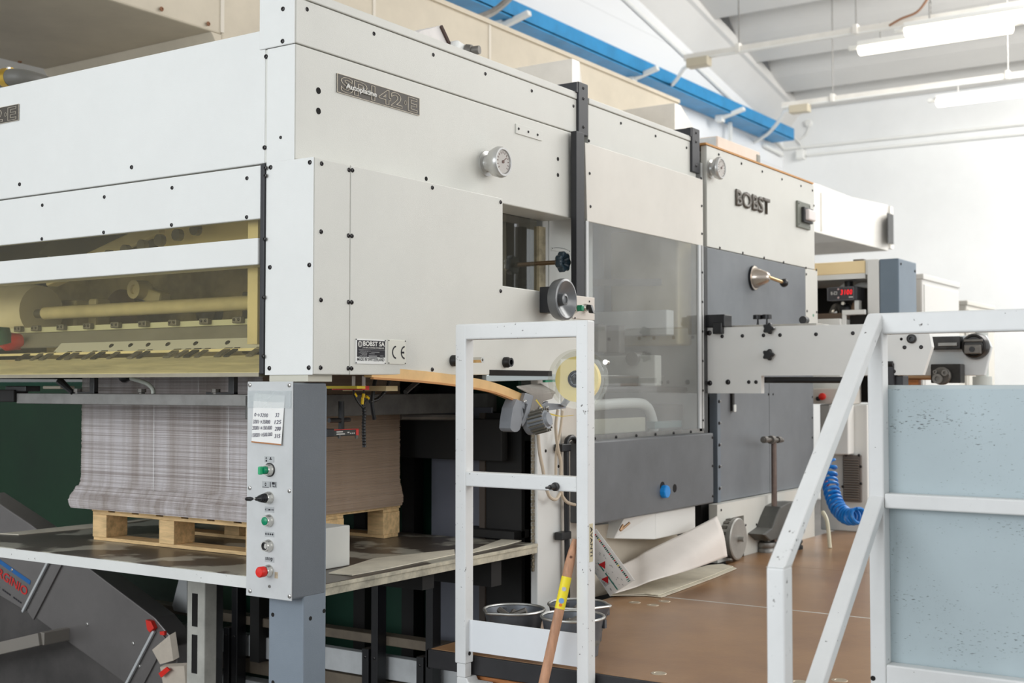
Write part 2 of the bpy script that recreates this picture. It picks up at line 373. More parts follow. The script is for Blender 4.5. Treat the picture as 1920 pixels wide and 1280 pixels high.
for k in range(11):
    c = A(1744, 28-k*4.5, Y=9.3); ch.obox(c, (0.010, 0, 0) if k % 2 else (0, 0.010, 0), (0, .004, 0) if k % 2 else (.004, 0, 0), (0, 0, .014))
tag(ch.build('hanging_chain', steel, None), 'thin chain hanging above the lamps at the top', 'chain')
cable('trunking_cable', [T1a+Vector((.12, 0, -.08)), A(1283, 128, X=-3.6), A(1268, 150, X=-4.0), A(1240, 180, X=-4.48)], 0.022, plastw, 'white cable curving from the nearer trunking down past the blue rail')
cable('trunking_cable', [T2a+Vector((.15, 0, -.08)), A(1472, 208, X=-3.5), A(1462, 225, X=-3.8), A(1440, 250, X=-4.2), A(1415, 266, X=-4.48)], 0.024, plastw, 'white cable curving from the farther trunking down to the duct')
cable('rail_cable', [A(890, 36, X=-3.3), A(915, 27, X=-3.3), A(935, 15, X=-3.3), A(960, -8, X=-3.3)], 0.03, steel, 'grey cable curving up past the blue rail at the top')

# ------------------------------------------------------------------ ducts
rivet = mat('rusty_rivet', (140, 96, 66), .6)
d1 = thing('beige_duct', (-3.1, 2, 3.4), 'large beige rectangular air duct hanging above the feeder', 'duct')
MB().box(-3.82, -2.45, -1.0, 1.95, 3.40, 4.04).build('upper_section', ductp, d1, 0.01)
MB().box(-3.82, -2.45, 1.95, 7.2, 2.72, 4.04).build('deep_section', ductp, d1, 0.01)
MB().prism([(-2.452, 1.88, 3.399), (-2.452, 1.949, 3.399), (-2.452, 1.949, 3.30)], (-1.366, 0, 0)).build('sloped_flange', ductp, d1)
for y in (1.95, 3.15, 4.35): MB().box(-2.452, -2.444, y-.012, y+.012, 3.41, 4.03).build('seam', mat('pale_seam', (214, 206, 192), .6), d1)
MB().box(-2.47, -2.435, -1.0, 7.2, 4.03, 4.06).build('top_flange', ductp, d1)
screws(d1, [(-2.44, y, 3.43) for y in (.35, .75, 1.15, 1.55, 1.85)], (1, 0, 0), 0.012, rivet, 'rivet')
screws(d1, [(-2.6-.19*k, 1.93, 3.398) for k in range(7)]+[(-3.78, .2+.5*k, 3.398) for k in range(4)], (0, 0, -1), 0.012, rivet, 'rivet')
def loft(rings):
    mb = MB(); vs = []; fs = []
    for (y, x0, x1, z0, z1) in rings: vs += [(x0, y, z0), (x1, y, z0), (x1, y, z1), (x0, y, z1)]
    for i in range(len(rings)-1):
        for k in range(4): fs.append((4*i+k, 4*i+(k+1) % 4, 4*i+4+(k+1) % 4, 4*i+4+k))
    n = len(rings)*4-4; fs += [(0, 1, 2, 3), (n, n+3, n+2, n+1)]
    return mb.add(vs, fs)
d2 = thing('shiny_duct', (-1.8, 5, 2.7), 'shiny galvanised extraction duct with tapered sections on top of the press', 'duct')
loft([(3.52, -2.4, -1.30, 2.70, 3.45), (3.60, -2.4, -1.30, 2.70, 3.45), (4.45, -2.35, -1.72, 2.70, 3.02)]).build('hopper_section', galv, d2)
loft([(4.42, -2.3, -1.75, 2.70, 2.98), (4.82, -2.35, -1.70, 2.70, 2.98)]).build('neck', galv, d2)
loft([(4.81, -2.4, -1.30, 2.70, 3.44), (4.90, -2.4, -1.30, 2.70, 3.44), (5.75, -2.3, -1.45, 2.70, 3.18)]).build('hopper_section', galv, d2)
loft([(5.75, -2.3, -1.30, 2.86, 3.24), (7.5, -2.2, -1.30, 2.86, 3.26)]).build('straight_section', galv, d2)
loft([(7.5, -2.2, -1.30, 2.86, 3.26), (8.0, -2.2, -1.22, 2.84, 3.22), (8.40, -2.2, -1.02, 2.78, 3.18)]).build('elbow_section', galv, d2)
MB().box(-2.2, -1.0, 8.40, 8.48, 2.80, 3.17).build('flange', galv, d2)
MB().box(-1.0, -0.992, 8.30, 8.46, 2.84, 3.10).build('opening', darkgrey, d2)
for (y, x) in ((4.81, -1.295), (7.5, -1.295)): MB().box(x-.01, x+.008, y-.012, y+.012, 2.88, 3.2).build('seam', galv, d2)
# ------------------------------------------------------------------ feeder section of the press
FX = -0.072                                    # plane of the upper side panels
fe = thing('press_feeder', (-1.2, 0.75, 0), 'white feeder section of the press with a yellowed front window', 'machine')
def fpanel(name, x0, x1, z0, z1, y=0.0, th=0.02, m=white, bv=0.003, parent=None): return box(name, m, parent or fe, x0, x1, y, y+th, z0, z1, bv)
up = fpanel('front_panel', -2.45, -0.186, 2.224, 2.602)
screws(up, [A(x, y, Y=0) for x, y in ((499, 106), (496, 276.5), (247, 313.5), (37, 345.5))], (0, -1, 0))
mid = fpanel('front_panel', -2.45, -0.200, 2.069, 2.220)
screws(mid, [A(x, y, Y=0) for x, y in ((79.6, 384.6), (195.8, 369.2), (322.8, 352), (463.2, 334), (462.6, 407), (321.8, 421.6), (194.6, 435.5), (78.7, 447.8))], (0, -1, 0), .006)
bar = fpanel('window_bar', -2.45, -0.198, 1.939, 2.014, -0.012, 0.07)
ww = box('front_window', acryy, fe, -2.45, -0.199, 0.008, 0.013, 1.636, 2.075)
box('sill', mat('sill_metal', (168, 160, 140), .4, .5, .1), fe, -2.45, -0.199, -0.004, 0.03, 1.626, 1.637)
st = fpanel('corner_angle', -0.196, -0.180, 1.633, 2.221, -0.006, 0.03, black, 0.002)
screws(st, [A(x, y, Y=-.006) for x, y in ((497.8, 314.4), (497.5, 329), (496.2, 447.8), (494.3, 557.2), (493.4, 667.9))], (0, -1, 0), .006)
cu = box('corner_cover', white, fe, -0.178, FX-.0005, 0, 0.0018, 2.223, 2.545, 0.003)
screws(cu, [A(526.4, 257.6, Y=0)], (0, -1, 0), .005)
ct = box('corner_cover', white, fe, -0.206, FX+.0005, -0.004, 0.0015, 2.546, 2.71, 0.003)
screws(ct, [A(530.7, 16.8, Y=-.004), A(530, 77.3, Y=-.004)], (0, -1, 0))
cl = box('corner_cover', white, fe, -0.179, -0.0004, 0, 0.0022, 1.630, 2.2235, 0.001)
screws(cl, [A(x, y, Y=0) for x, y in ((507.6, 313.7), (581.1, 304.3), (506.2, 501), (580.1, 496.7), (505.2, 690.1), (579.1, 689.1))], (0, -1, 0))
# side skin
ts = box('side_panel', cream, fe, FX-.04, FX+.001, 0.0021, 1.526, 2.5485, 2.676, 0.003)
screws(ts, [A(x, y, X=FX) for x, y in ((575.4, 17.5), (700.7, 63.2), (811.9, 102.8), (909.6, 138.4), (996.6, 170.3), (1074.6, 198.9))], (1, 0, 0))
MB().prism([(FX+.004, .045, 2.678), (FX+.004, 1.526, 2.678), (-.75, 1.526, 2.678), (-.75, .85, 2.678), (-.205, .85, 2.678), (-.205, .045, 2.678)], (0, 0, .027)).build('top_lid', cream, fe, .003)
MB().prism([(-.112, .045, 2.60), (-.112, 1.526, 2.60), (-.74, 1.526, 2.60), (-.74, .86, 2.60), (-.2, .86, 2.60), (-.2, .045, 2.60)], (0, 0, .077)).build('top_core', white, fe)
us = box('side_panel', cream, fe, -0.21, FX, 0.0023, 1.495, 2.2245, 2.546, 0.004, 3)
hole = mat('dark_hole', (24, 22, 20), .9)
def hole_at(par, px, py, X, r=.007): MB().lathe(A(px, py, X=X)+Vector((.0006, 0, 0)), (1, 0, 0), [(-.001, r), (.0003, r), (.0003, 0)], 14).build('hole', hole, par)
for px, py, r in ((597, 170, .0095), (597, 208, .0095), (1046, 298, .0075), (1046, 328, .0075), (799, 335, .007)): hole_at(us, px, py, FX, r)
ssd = box('side_box_panel', cream, fe, -0.10, 0.0, 0.003, 0.1505, 1.631, 2.223, 0.003)
screws(ssd, [A(x, y, X=0) for x, y in ((602.9, 306.7), (654.3, 318.4), (601.9, 434.2), (653.3, 441.6), (601.6, 562.2), (653.3, 566.2), (600.9, 689.1), (652.7, 690.2))], (1, 0, 0))
y1, y2 = A(943, 400, X=0).y, 1.492
sb = MB().prism([(0, .152, 1.631), (0, y2, 1.640), (0, y2, 1.90), (0, y2-.02, 1.925), (0, y1, 1.932), (0, y1, 2.223), (0, .152, 2.223)], (-.16, 0, 0)).build('side_box_panel', cream, fe, .003)
screws(sb, [A(x, y, X=0) for x, y in ((660.7, 319.1), (810.5, 351.7), (938.5, 378.9), (659.7, 442.2), (659.4, 566.5), (659, 690.5), (810.2, 692.5), (938.5, 545.4))], (1, 0, 0))
# recess with small dirty window
RX = -0.205
ry = A(1006, 470, X=RX).y; ry2 = A(1018, 470, X=RX).y
MB().box(RX-.06, RX, ry2, 1.526, 1.66, 2.60).build('recess_wall', white, fe, .004)
MB().box(RX-.01, RX+.012, ry, ry2, 1.90, 2.2).build('window_frame', mat('stained_cream', (196, 182, 150), .6, 0, .35, 14), fe)
MB().box(RX-.006, RX, .86, ry, 1.86, 2.222).build('small_window', clear('dirty_glass', (240, 240, 234), 4.2, .04, .06, (190, 185, 172)), fe)
MB().tube(smooth_path([(RX-.10, 1.02, 2.2), (RX-.12, 1.06, 2.1), (RX-.11, 1.05, 2.0), (RX-.16, 1.02, 1.9)]), .014, 8).build('inner_hose', dsteel, fe)
MB().box(RX-.30, RX-.26, .80, 1.6, 2.05, 2.21).build('inner_plate', white, fe); MB().box(RX-.30, RX-.22, .80, 1.6, 1.86, 2.04).build('inner_plate', dsteel, fe)
MB().box(RX-.25, RX-.2, 1.17, 1.2, 1.86, 2.12).build('inner_post', dark_steel, fe)
# inner carcass: roof, back, far side and partitions keep the housing closed and dark
box('roof', white, fe, -2.45, -0.11, 0.03, 1.53, 2.575, 2.598)
box('back_wall', mat('inside_dim_grey', (150, 142, 126), .7, 0, .3, 3), fe, -2.45, -0.22, 1.22, 1.26, 1.63, 2.60)
box('left_end', dark_steel, fe, -2.49, -2.45, 0.0, 1.53, 1.63, 2.60)
box('inner_partition', mat('cream_inside', (214, 200, 160), .6, 0, .1), fe, -0.30, -0.26, 0.05, 1.22, 1.72, 2.58)
box('light_baffle', dsteel, fe, -2.45, -0.30, 0.03, 0.05, 2.24, 2.58)
# machinery behind the window
ic = mat('cream_castings', (238, 224, 180), .5, 0, .12, 5)
yr = .36
p, q = A(85, 591, Y=yr), A(492, 562, Y=yr); q.z = p.z = (p.z+q.z)/2; q.x = -.30
MB().tube([p, q], .024, 16).build('roller', ic, fe, 0, 2, True)
MB().tube([(p.x-.09, yr, p.z), p], .016, 12).build('roller_shaft', dsteel, fe, 0, 2, True)
MB().lathe((p.x-.13, yr, p.z), (1, 0, 0), [(0, .052), (.03, .052), (.045, .035), (.05, 0)], 20).build('roller_hub', dark_steel, fe, 0, 2, True)
MB().lathe((p.x-.55, yr+.02, p.z+.01), (1, 0, 0), [(0, .11), (.42, .11), (.50, .095), (.50, 0)], 24).build('drum', mat('pale_drum', (232, 222, 196), .5, 0, .08, 4), fe, 0, 2, True)
for px, w in ((133, .05), (180, .025)): 
    c = A(px, 590, Y=.55); box('casting', ic, fe, c.x-w, c.x+w, .53, .6, 1.70, 1.93, .01)
c = A(262, 545, Y=.6); MB().bar(c, A(310, 562, Y=.6), .06, .05).build('lever', ic, fe, .01)
MB().lathe(A(262, 543, Y=.56), (0, -1, 0), [(-.03, .035), (.03, .035), (.03, .018), (.02, .016), (.02, 0)], 16).build('pivot', ic, fe, 0, 2, True)
MB().lathe(A(225, 590, Y=.7), (0, -1, 0), [(-.05, .10), (.0, .10), (.02, .06), (.02, 0)], 20).build('cam_wheel', mat('oily_brown', (120, 92, 66), .5, .2, .4, 6), fe, 0, 2, True)
for x0, x1, z0, z1, y in ((-.95, -.72, 1.75, 1.80, .6), (-.70, -.60, 1.7, 1.95, .7), (-.52, -.42, 1.72, 1.92, .65), (-1.1, -1.0, 1.72, 1.95, .8)):
    box('inner_block', dsteel, fe, x0, x1, y, y+.08, z0, z1, .006)
MB().lathe(A(385, 585, Y=.6), (0, -1, 0), [(-.04, .05), (.0, .05), (.015, .03), (.015, 0)], 18).build('pulley', dsteel, fe, 0, 2, True)
MB().lathe(A(483, 583, Y=.5), (0, -1, 0), [(-.04, .035), (.0, .035), (.01, .02), (.01, 0)], 14).build('red_knob', red, fe, 0, 2, True)
c = A(12, 640, Y=.16); MB().lathe(c, (0, -1, 0), [(-.05, .03), (0, .034), (.02, .02), (.02, 0)], 14).build('red_knob', red, fe, 0, 2, True)
c = A(4, 628, Y=.14); MB().lathe(c, (0, -.3, 1), [(-.03, .03), (.02, .03), (.03, .0)], 14).build('green_cap', mat('dark_green_cap', (30, 78, 60), .5), fe, 0, 2, True)
# slotted rail with clips, sloped plates and sheet fingers
zr = A(250, 612, Y=.26).z
box('clip_rail', mat('pale_rail', (196, 196, 172), .5), fe, -2.4, -.30, .25, .28, zr-.008, zr+.010)
for px in (40, 72, 120, 170, 222, 274, 330, 389, 451, 487):
    c = A(px, 606, Y=.25); k = MB().box(c.x-.020, c.x+.020, .232, .25, zr-.004, zr+.016).build('clip', dsteel, fe, .003)
    screws(k, [(c.x-.01, .232, zr+.007), (c.x+.01, .232, zr+.007)], (0, -1, 0), .005)
gp_ = mat('grey_slope_plate', (150, 148, 144), .45, .1, .1, 5)
MB().prism([(-2.4, .26, zr-.008), (-2.4, .20, zr-.062), (-2.4, .205, zr-.066), (-2.4, .265, zr-.012)], (2.1, 0, 0)).build('sloped_plate', gp_, fe)
wp = MB().prism([(-1.35, .20, zr-.052), (-1.35, .165, zr-.086), (-1.35, .17, zr-.09), (-1.35, .205, zr-.058)], (1.05, 0, 0)).build('white_plate', mat('pale_plate', (206, 206, 202), .5), fe)
nrm = Vector((0, -.034, .035)).normalized()
screws(wp, [(A(px, 640, Y=.185).x, .185, zr-.0665) for px in (209, 245, 278, 315, 367, 427, 480)], nrm, .009, blackp, 'hole')
box('finger_rail', ic, fe, -2.4, -.30, .150, .158, zr-.094, zr-.086)
for i, px in enumerate((42, 68, 86, 118, 134, 165, 183, 212, 252, 268, 320, 340, 358, 377, 416, 432, 476)):
    c = A(px, 662, Y=.13); h = .012 if i % 2 else .016
    MB().prism([(c.x-h, .155, zr-.088), (c.x+h, .155, zr-.088), (c.x+h*.6, .112, zr-.112), (c.x-h*1.1, .112, zr-.112)], (0, .004, .006)).build('sheet_finger', dsteel if i % 3 else dark_steel, fe)
MB().prism([(-2.4, .125, zr-.108), (-2.4, .02, 1.640), (-2.4, .02, 1.634), (-2.4, .13, zr-.115)], (2.19, 0, 0)).build('feed_plate', mat('smeared_cream_plate', (226, 218, 186), .4, .1, .18, 5, stretch=(1, 6, 6)), fe)
# upper window machinery
ys_ = .30
c0, c1 = A(285, 450, Y=ys_), A(490, 425, Y=ys_)
box('cream_plate', mat('cream_plate_inside', (252, 234, 178), .5), fe, c0.x, -.305, ys_, ys_+.02, 1.98, 2.16)
MB().prism([(c0.x, ys_-.01, 2.11), (c0.x+.05, ys_-.01, 2.04), (c0.x-.35, ys_-.01, 2.02), (c0.x-.6, ys_-.01, 2.08), (c0.x-.5, ys_-.01, 2.14)], (0, .03, 0)).build('dark_arm', dark_steel, fe)
MB().bar((-1.55, ys_, 1.98), (-.95, ys_, 2.13), .05, .05).build('link_arm', ic, fe, .006)
for k in range(7): MB().lathe((-1.25+.085*k, ys_-.04, 2.03+.012*k), (0, -1, 0), [(0, .02), (.02, .02), (.02, .01), (.02, 0)], 10).build('chain_link', dsteel, fe)
box('backing', mat('tan_inside', (204, 186, 140), .7, 0, .3, 4), fe, -2.4, -.3, .9, .92, 1.7, 2.2)
# nameplates
badge_m = mat('brown_black_plate', (74, 68, 60), .5, 0, .05, 3)
outl = mat('silver_outline', (206, 196, 178), .4, .3)
def badge(TL, BL, TR, BR, nrm_, auto):
    TL, BL, TR, BR = map(Vector, (TL, BL, TR, BR)); n = Vector(nrm_)
    o = MB().prism([TL, BL, BR, TR], n*.003).build('nameplate', badge_m, fe, 0)
    xd = (BR-BL).normalized(); W_ = (BR-BL).length; yd = (TL-BL).normalized(); H = (TL-BL).length
    rim = MB()
    for a, b in ((TL, TR), (BL, BR), (TL, BL), (TR, BR)): rim.bar(a+n*.003, b+n*.003, .0012, .0012, n)
    rim.build('rim', outl, o)
    b0 = BL+n*.0032
    text('outlined_lettering', 'SP', outl, o, b0+xd*(.035*W_)+yd*(.12*H), xd, yd, H*.76, W_*.31, .02, .0004, .0009)
    text('outlined_lettering', '142', outl, o, b0+xd*(.39*W_)+yd*(.12*H), xd, yd, H*.76, W_*.385, .02, .0004, .0009)
    text('outlined_lettering', '\u00b7', outl, o, b0+xd*(.80*W_)+yd*(.14*H), xd, yd, H*.72, W_*.03, .05, .0004, .0009)
    text('outlined_lettering', 'E', outl, o, b0+xd*(.845*W_)+yd*(.12*H), xd, yd, H*.76, W_*.125, .02, .0004, .0009)
    if auto: text('white_lettering', 'Autoplatine', inkw, o, b0+xd*(.09*W_)+yd*(.32*H), xd, yd, H*.27, W_*.36, .03, .0022)
    return o
P_ = lambda x, y: A(x, y, X=FX)
tl, br_c = P_(631, 138), P_(785, 216); bz = P_(631, 173.3).z; tz = P_(785, 184).z
bz = (bz+br_c.z)/2; tz = (tl.z+tz)/2
badge((FX, tl.y, tz), (FX, tl.y, bz), (FX, br_c.y, tz), (FX, br_c.y, bz), (1, 0, 0), True)
wdt = br_c.y-tl.y; hgt = tz-bz
e = A(36.5, 195, Y=0); badge((e.x-wdt, 0, e.z), (e.x-wdt, 0, e.z-hgt), (e.x, 0, e.z), (e.x, 0, e.z-hgt), (0, -1, 0), False)
# maker's plate and CE plate on the side box
def plate(name, tlx, tly, brx, bry, m, X=0.0, th=.002):
    a, b = A(tlx, tly, X=X), A(brx, bry, X=X); return MB().box(X, X+th, a.y, b.y, b.z, a.z).build(name, m, fe, .0008), a, b
mp_, a, b = plate('maker_plate', 666, 634.5, 722, 683, plastw)
XX = .0026
dk = MB().box(.0015, XX, a.y+.006, b.y-.003, b.z+.020, a.z-.004).build('black_print', ink, mp_)
w_, zz = b.y-a.y, a.z
Y_ = Vector((0, 1, 0)); Z_ = Vector((0, 0, 1))
text('white_lettering', 'BOBST SA', inkw, mp_, (XX, a.y+w_*.235, zz-.019), Y_, Z_, .0125, w_*.72, .03)
text('small_lettering', 'CH-1001 LAUSANNE SWITZERLAND', inkw, mp_, (XX, a.y+w_*.235, zz-.0265), Y_, Z_, .0042, w_*.70, .01)
text('black_lettering', 'MADE IN SWITZERLAND', ink, mp_, (.0022, a.y+w_*.05, b.z+.009), Y_, Z_, .0085, w_*.9, .01)
lg = MB()
for r0, r1 in ((.0088, .0068), (.0045, .0035)): lg.lathe((XX-.0002, a.y+w_*.135, zz-.015), (1, 0, 0), [(0, r0), (.0006, r0), (.0006, r1), (0, r1)], 20)
lg.build('round_emblem', inkw, mp_)
ln = MB()
ln.box(XX-.001, XX+.0004, a.y+w_*.09, b.y-w_*.04, zz-.0305, zz-.0295); ln.box(XX-.001, XX+.0004, a.y+w_*.205, a.y+w_*.212, zz-.029, zz-.005)
for k, (u0, u1) in enumerate(((.12, .48), (.14, .40), (.10, .38), (.16, .38), (.2, .38), (.14, .38), (.10, .38), (.10, .38), (.3, .75))):
    z = zz-.0338-.0026*k; u = u0
    while u < u1-.02:
        du = random.uniform(.02, .06); ln.box(XX-.001, XX+.0003, a.y+w_*u, a.y+w_*min(u+du, u1), z-.001, z+.0003); u += du+.014
for k, u0, u1 in ((1, .5, .78), (3, .44, .62), (5, .42, .7), (5, .8, .92), (6, .42, .7), (7, .44, .7), (7, .8, .9)):
    ln.box(XX-.001, XX+.0003, a.y+w_*u0, a.y+w_*u1, zz-.0338-.0026*k-.0012, zz-.0338-.0026*k+.0006)
ln.build('fine_print', mat('dim_print', (150, 150, 150), .6), mp_)
screws(mp_, [(.002, y, z) for y in (a.y+.002, b.y-.002) for z in (a.z-.002, b.z+.003)], (1, 0, 0), .0022)
ce, a, b = plate('ce_plate', 727, 636, 760, 683, mat('ivory_plate', (226, 224, 212), .5))
cc = MB(); cz = (a.z+b.z)/2-.001; cw = b.y-a.y; R_ = .0195
for cy, sgn in ((a.y+cw*.44, 1), (a.y+cw*.93, 1)):
    vs = []; n = 16
    for i in range(n+1):
        an = math.radians(92+176*i/n); vs += [(.0026, cy+R_*.95*math.cos(an), cz+R_*math.sin(an)), (.0026, cy+R_*.72*math.cos(an), cz+R_*.77*math.sin(an))]
    cc.add(vs, [(2*i, 2*i+1, 2*i+3, 2*i+2) for i in range(n)])
cy = a.y+cw*.93; cc.box(.002, .0026, cy-R_*.8, cy-R_*.12, cz-.0028, cz+.0028); cc.build('ce_mark', ink, ce)
screws(ce, [(.002, y, z) for y in (a.y+.003, b.y-.003) for z in (a.z-.003, b.z+.003)], (1, 0, 0), .0022)
# gauges
def gauge(par, px, py, X, off, r, needle=True):
    c = A(px, py, X=X); g_ = MB().lathe(c, (1, 0, 0), [(0, r*.8), (.006, r*.8), (.008, r*.55), (off*.45, r*.5), (off*.5, r*.85), (off*.85, r), (off, r*.98), (off*1.12, r*.90), (off*1.12, r*.78), (off*1.02, r*.74), (off*1.02, 0)], 28).build('gauge', mat('gauge_metal', (206, 205, 202), .28, .55), par, 0, 2, True)
    MB().lathe(c+Vector((off*1.03, 0, 0)), (1, 0, 0), [(0, r*.73), (.0015, r*.72), (.0015, 0)], 24).build('dial', mat('gauge_dial', (236, 230, 222), .5), g_)
    tk = MB(); x = c.x+off*1.03+.002
    for i in range(13):
        an = math.radians(-40+260*i/12); d = Vector((0, math.cos(an), math.sin(an)))
        tk.bar(Vector((x, c.y, c.z))+d*r*.52, Vector((x, c.y, c.z))+d*r*.66, r*.04, .0006, (1, 0, 0))
    tk.bar((x, c.y-r*.1, c.z-r*.05), (x, c.y+r*.4, c.z+r*.3), r*.05, .0008, (1, 0, 0))
    tk.lathe((x-.0004, c.y, c.z), (1, 0, 0), [(0, r*.1), (.003, r*.1), (.003, 0)], 12); tk.build('dial_marks', mat('brown_print', (130, 96, 84), .6), g_)
    MB().lathe(c+Vector((off*1.03+.006, 0, 0)), (1, 0, 0), [(0, r*.76), (.001, r*.74), (.002, 0)], 24).build('glass', clear('gauge_glass', (245, 245, 245), 1.4, .02), g_, 0, 2, True)
    return c
gauge(fe, 911, 307, FX, .066, .053)
a, b = A(966, 233, X=FX), A(1015, 262, X=FX)
lp = MB().box(FX, FX+.004, a.y, b.y, A(990, 257, X=FX).z, A(990, 239, X=FX).z).build('small_plate', cream, fe, .001)
screws(lp, [A(x, y, X=FX+.004) for x, y in ((972.4, 241.3), (990.5, 247), (1008, 252.7))], (1, 0, 0), .005)
# handwheels and little control panel
c = A(1020, 563, X=0); hw = MB().box(0, .05, c.y-.03, c.y+.03, c.z-.045, c.z+.045).build('wheel_bracket', black, fe, .003)
c = c+Vector((.055, 0, 0))
MB().lathe(c, (1, 0, 0), [(-.01, .012), (.0, .02), (.004, .062), (.002, .069), (.02, .073), (.036, .071), (.038, .064), (.030, .052), (.012, .024), (.012, .022), (.032, .020), (.034, .012), (.030, .011), (.030, 0)], 36).build('handwheel', mat('handwheel_grey', (104, 106, 108), .28, .1, coat=.4), hw, 0, 2, True)
c = A(1007, 494, X=RX); kn = MB().tube([c, c+Vector((.10, 0, 0))], .0085, 12).build('knob_shaft', mat('bronzed_steel', (150, 124, 96), .3, .8), fe, 0, 2, True)
MB().lathe(c+Vector((.085, 0, 0)), (1, 0, 0), [(0, .012), (.012, .012), (.012, 0)], 12).build('collar', dsteel, kn)
lb = MB(); n = 42; cx = c+Vector((.098, 0, 0)); rr = lambda k: .036+.0035*math.cos(7*2*math.pi*k/n)
prof = [(0, .4), (.001, .86), (.006, 1), (.026, 1), (.030, .9), (.030, .72), (.016, .3), (.016, .22), (.022, .2), (.022, 0.001)]
vs = []
for h, f in prof: vs += [cx+Vector((h, rr(k)*f*math.cos(2*math.pi*k/n), rr(k)*f*math.sin(2*math.pi*k/n))) for k in range(n)]
lb.add(vs, [(i*n+k, i*n+(k+1) % n, (i+1)*n+(k+1) % n, (i+1)*n+k) for i in range(len(prof)-1) for k in range(n)]+[tuple(range(n))])
lb.build('star_knob', mat('teal_black_plastic', (46, 62, 72), .22, coat=.5), kn, 0, 2, True)
a, b = A(1033, 463, X=RX), A(1068, 475, X=RX); lp = MB().box(RX, RX+.003, a.y, b.y, b.z, a.z).build('small_plate', plastw, fe)
ar = MB(); arc = [(RX+.0035, a.y+(b.y-a.y)*t, b.z+.008+.007*math.sin(math.pi*t)) for t in [i/8*.8+.1 for i in range(9)]]
ar.tube(arc, .0007, 5); ar.build('arc_arrow', ink, lp); screws(lp, [(RX+.003, a.y+.006, b.z+.008), (RX+.003, b.y-.006, b.z+.008)], (1, 0, 0), .0025)
a, b = A(1074, 553, X=.004), A(1109, 600, X=.004)
cp = MB().box(-.02, .004, a.y, 1.515, b.z, a.z).build('control_plate', mat('pinkish_cream', (222, 214, 204), .5), fe, .002)
c = A(1078, 578, X=.004); bt = MB().lathe(c, (1, 0, 0), [(0, .016), (.006, .016), (.010, .013), (.014, .013), (.014, 0)], 18).build('selector', chrome, cp, 0, 2, True)
MB().box(c.x+.012, c.x+.034, c.y-.0095, c.y+.0095, c.z-.011, c.z+.011).build('green_knob', green, bt, .004)
c = A(1096, 577, X=.004); bt = MB().lathe(c, (1, 0, 0), [(0, .016), (.006, .016), (.010, .013), (.014, .013), (.014, 0)], 18).build('selector', chrome, cp, 0, 2, True)
MB().prism([(c.x+.012, c.y-.008, c.z+.012), (c.x+.03, c.y-.008, c.z+.010), (c.x+.042, c.y-.008, c.z-.022), (c.x+.022, c.y-.008, c.z-.02)], (0, .016, 0)).build('black_knob', blackp, bt, .002)
screws(cp, [A(1105, 565, X=.004), A(1078, 596, X=.004), A(1078, 558, X=.004)], (1, 0, 0), .004)
# studs and slot low on the side box
for px, py in ((849, 676), (947, 679)):
    c = A(px, py, X=0); s_ = MB().lathe(c, (1, 0, 0), [(0, .018), (.012, .018), (.02, .014), (.025, .015), (.025, .009), (.005, .008), (.005, 0)], 18).build('grommet', blackp, fe, 0, 2, True)
c = A(870, 675, X=0); MB().lathe(c, (1, 0, 0), [(0, .010), (.072, .010), (.072, .005), (.065, .005), (.065, 0)], 6).build('hex_stud', chrome, fe)
a, b = A(918, 693, X=.001), A(1035, 703, X=.001); MB().box(-.05, .001, a.y, b.y, b.z-.004, a.z).build('slot', hole, fe)
MB().bar(A(908, 709, X=-.01), A(1040, 706, X=-.01), .02, .022).build('slide_rail', mat('pale_rail_steel', (176, 186, 188), .35, .4), fe, .002)
MB().bar(A(1020, 714, X=-.01), A(1050, 712, X=-.01), .012, .010).build('green_strip', green, fe)
# underside
box('light_seal', dsteel, fe, -2.45, -0.10, 0.21, 1.49, 1.662, 1.666)  # added panel that keeps light out of the open feeder bottom
MB().box(-.165, -.02, .004, .10, 1.612, 1.631).build('corner_shim', mat('pale_shim', (206, 202, 186), .5), fe)
# things on the roof of the feeder
hz = 2.705
tb = thing('cardboard_box', A(805, 80, X=-.45), 'torn white cardboard box on top of the feeder', 'box')
p0, p1, p2 = A(773, 66, X=-.40), A(825, 48, X=-.40), A(846, 92, X=-.40)
pts = [p0+Vector((0, 0, -.05)), p0, p1, p2, p2+Vector((0, 0, -.03))]
bm_ = MB().prism([Vector((-.40, q.y, max(q.z, hz+.001))) for q in (p0, A(792, 57, X=-.4), A(806, 54, X=-.4), p1, A(833, 62, X=-.4), p2)]+[Vector((-.40, p2.y, hz)), Vector((-.40, p0.y, hz))], (-.22, 0, 0)).build('shell', mat('torn_white_card', (238, 232, 228), .8, 0, .06, 14), tb)
MB().bar(A(826, 49, X=-.398), A(846, 92, X=-.398), .012, .012).build('torn_edge', mat('dark_torn_edge', (70, 52, 46), .8), tb)
mt = thing('small_motor', A(872, 100, X=-.42), 'small white motor housing with grey end stub on the feeder roof', 'motor')
q0, q1 = A(854, 98, X=-.36), A(878, 86, X=-.36)
MB().prism([(-.36, q0.y-.01, hz), (-.36, q0.y+.015, q1.z+.01), (-.36, q1.y, q1.z), (-.36, q1.y+.06, q1.z-.045), (-.36, q1.y+.06, hz)], (-.12, 0, 0)).build('housing', plastw, mt, .008)
c = A(876, 96, X=-.36); MB().lathe(c, (1, .2, 0), [(0, .026), (.02, .022), (.022, .016), (.05, .016), (.05, 0)], 16).build('shaft_stub', dsteel, mt, 0, 2, True)
hs = thing('black_hose', (-2.0, .35, 2.77), 'thick dark hose with brass clamp on top of the feeder front', 'hose')
hp = smooth_path([A(-40, 152, Y=.25), A(0, 147, Y=.25), A(30, 145, Y=.25), A(60, 150, Y=.3), A(90, 160, Y=.4)])
MB().tube(hp, .032, 14).build('hose', mat('dark_hose_rubber', (96, 94, 88), .5), hs, 0, 2, True)
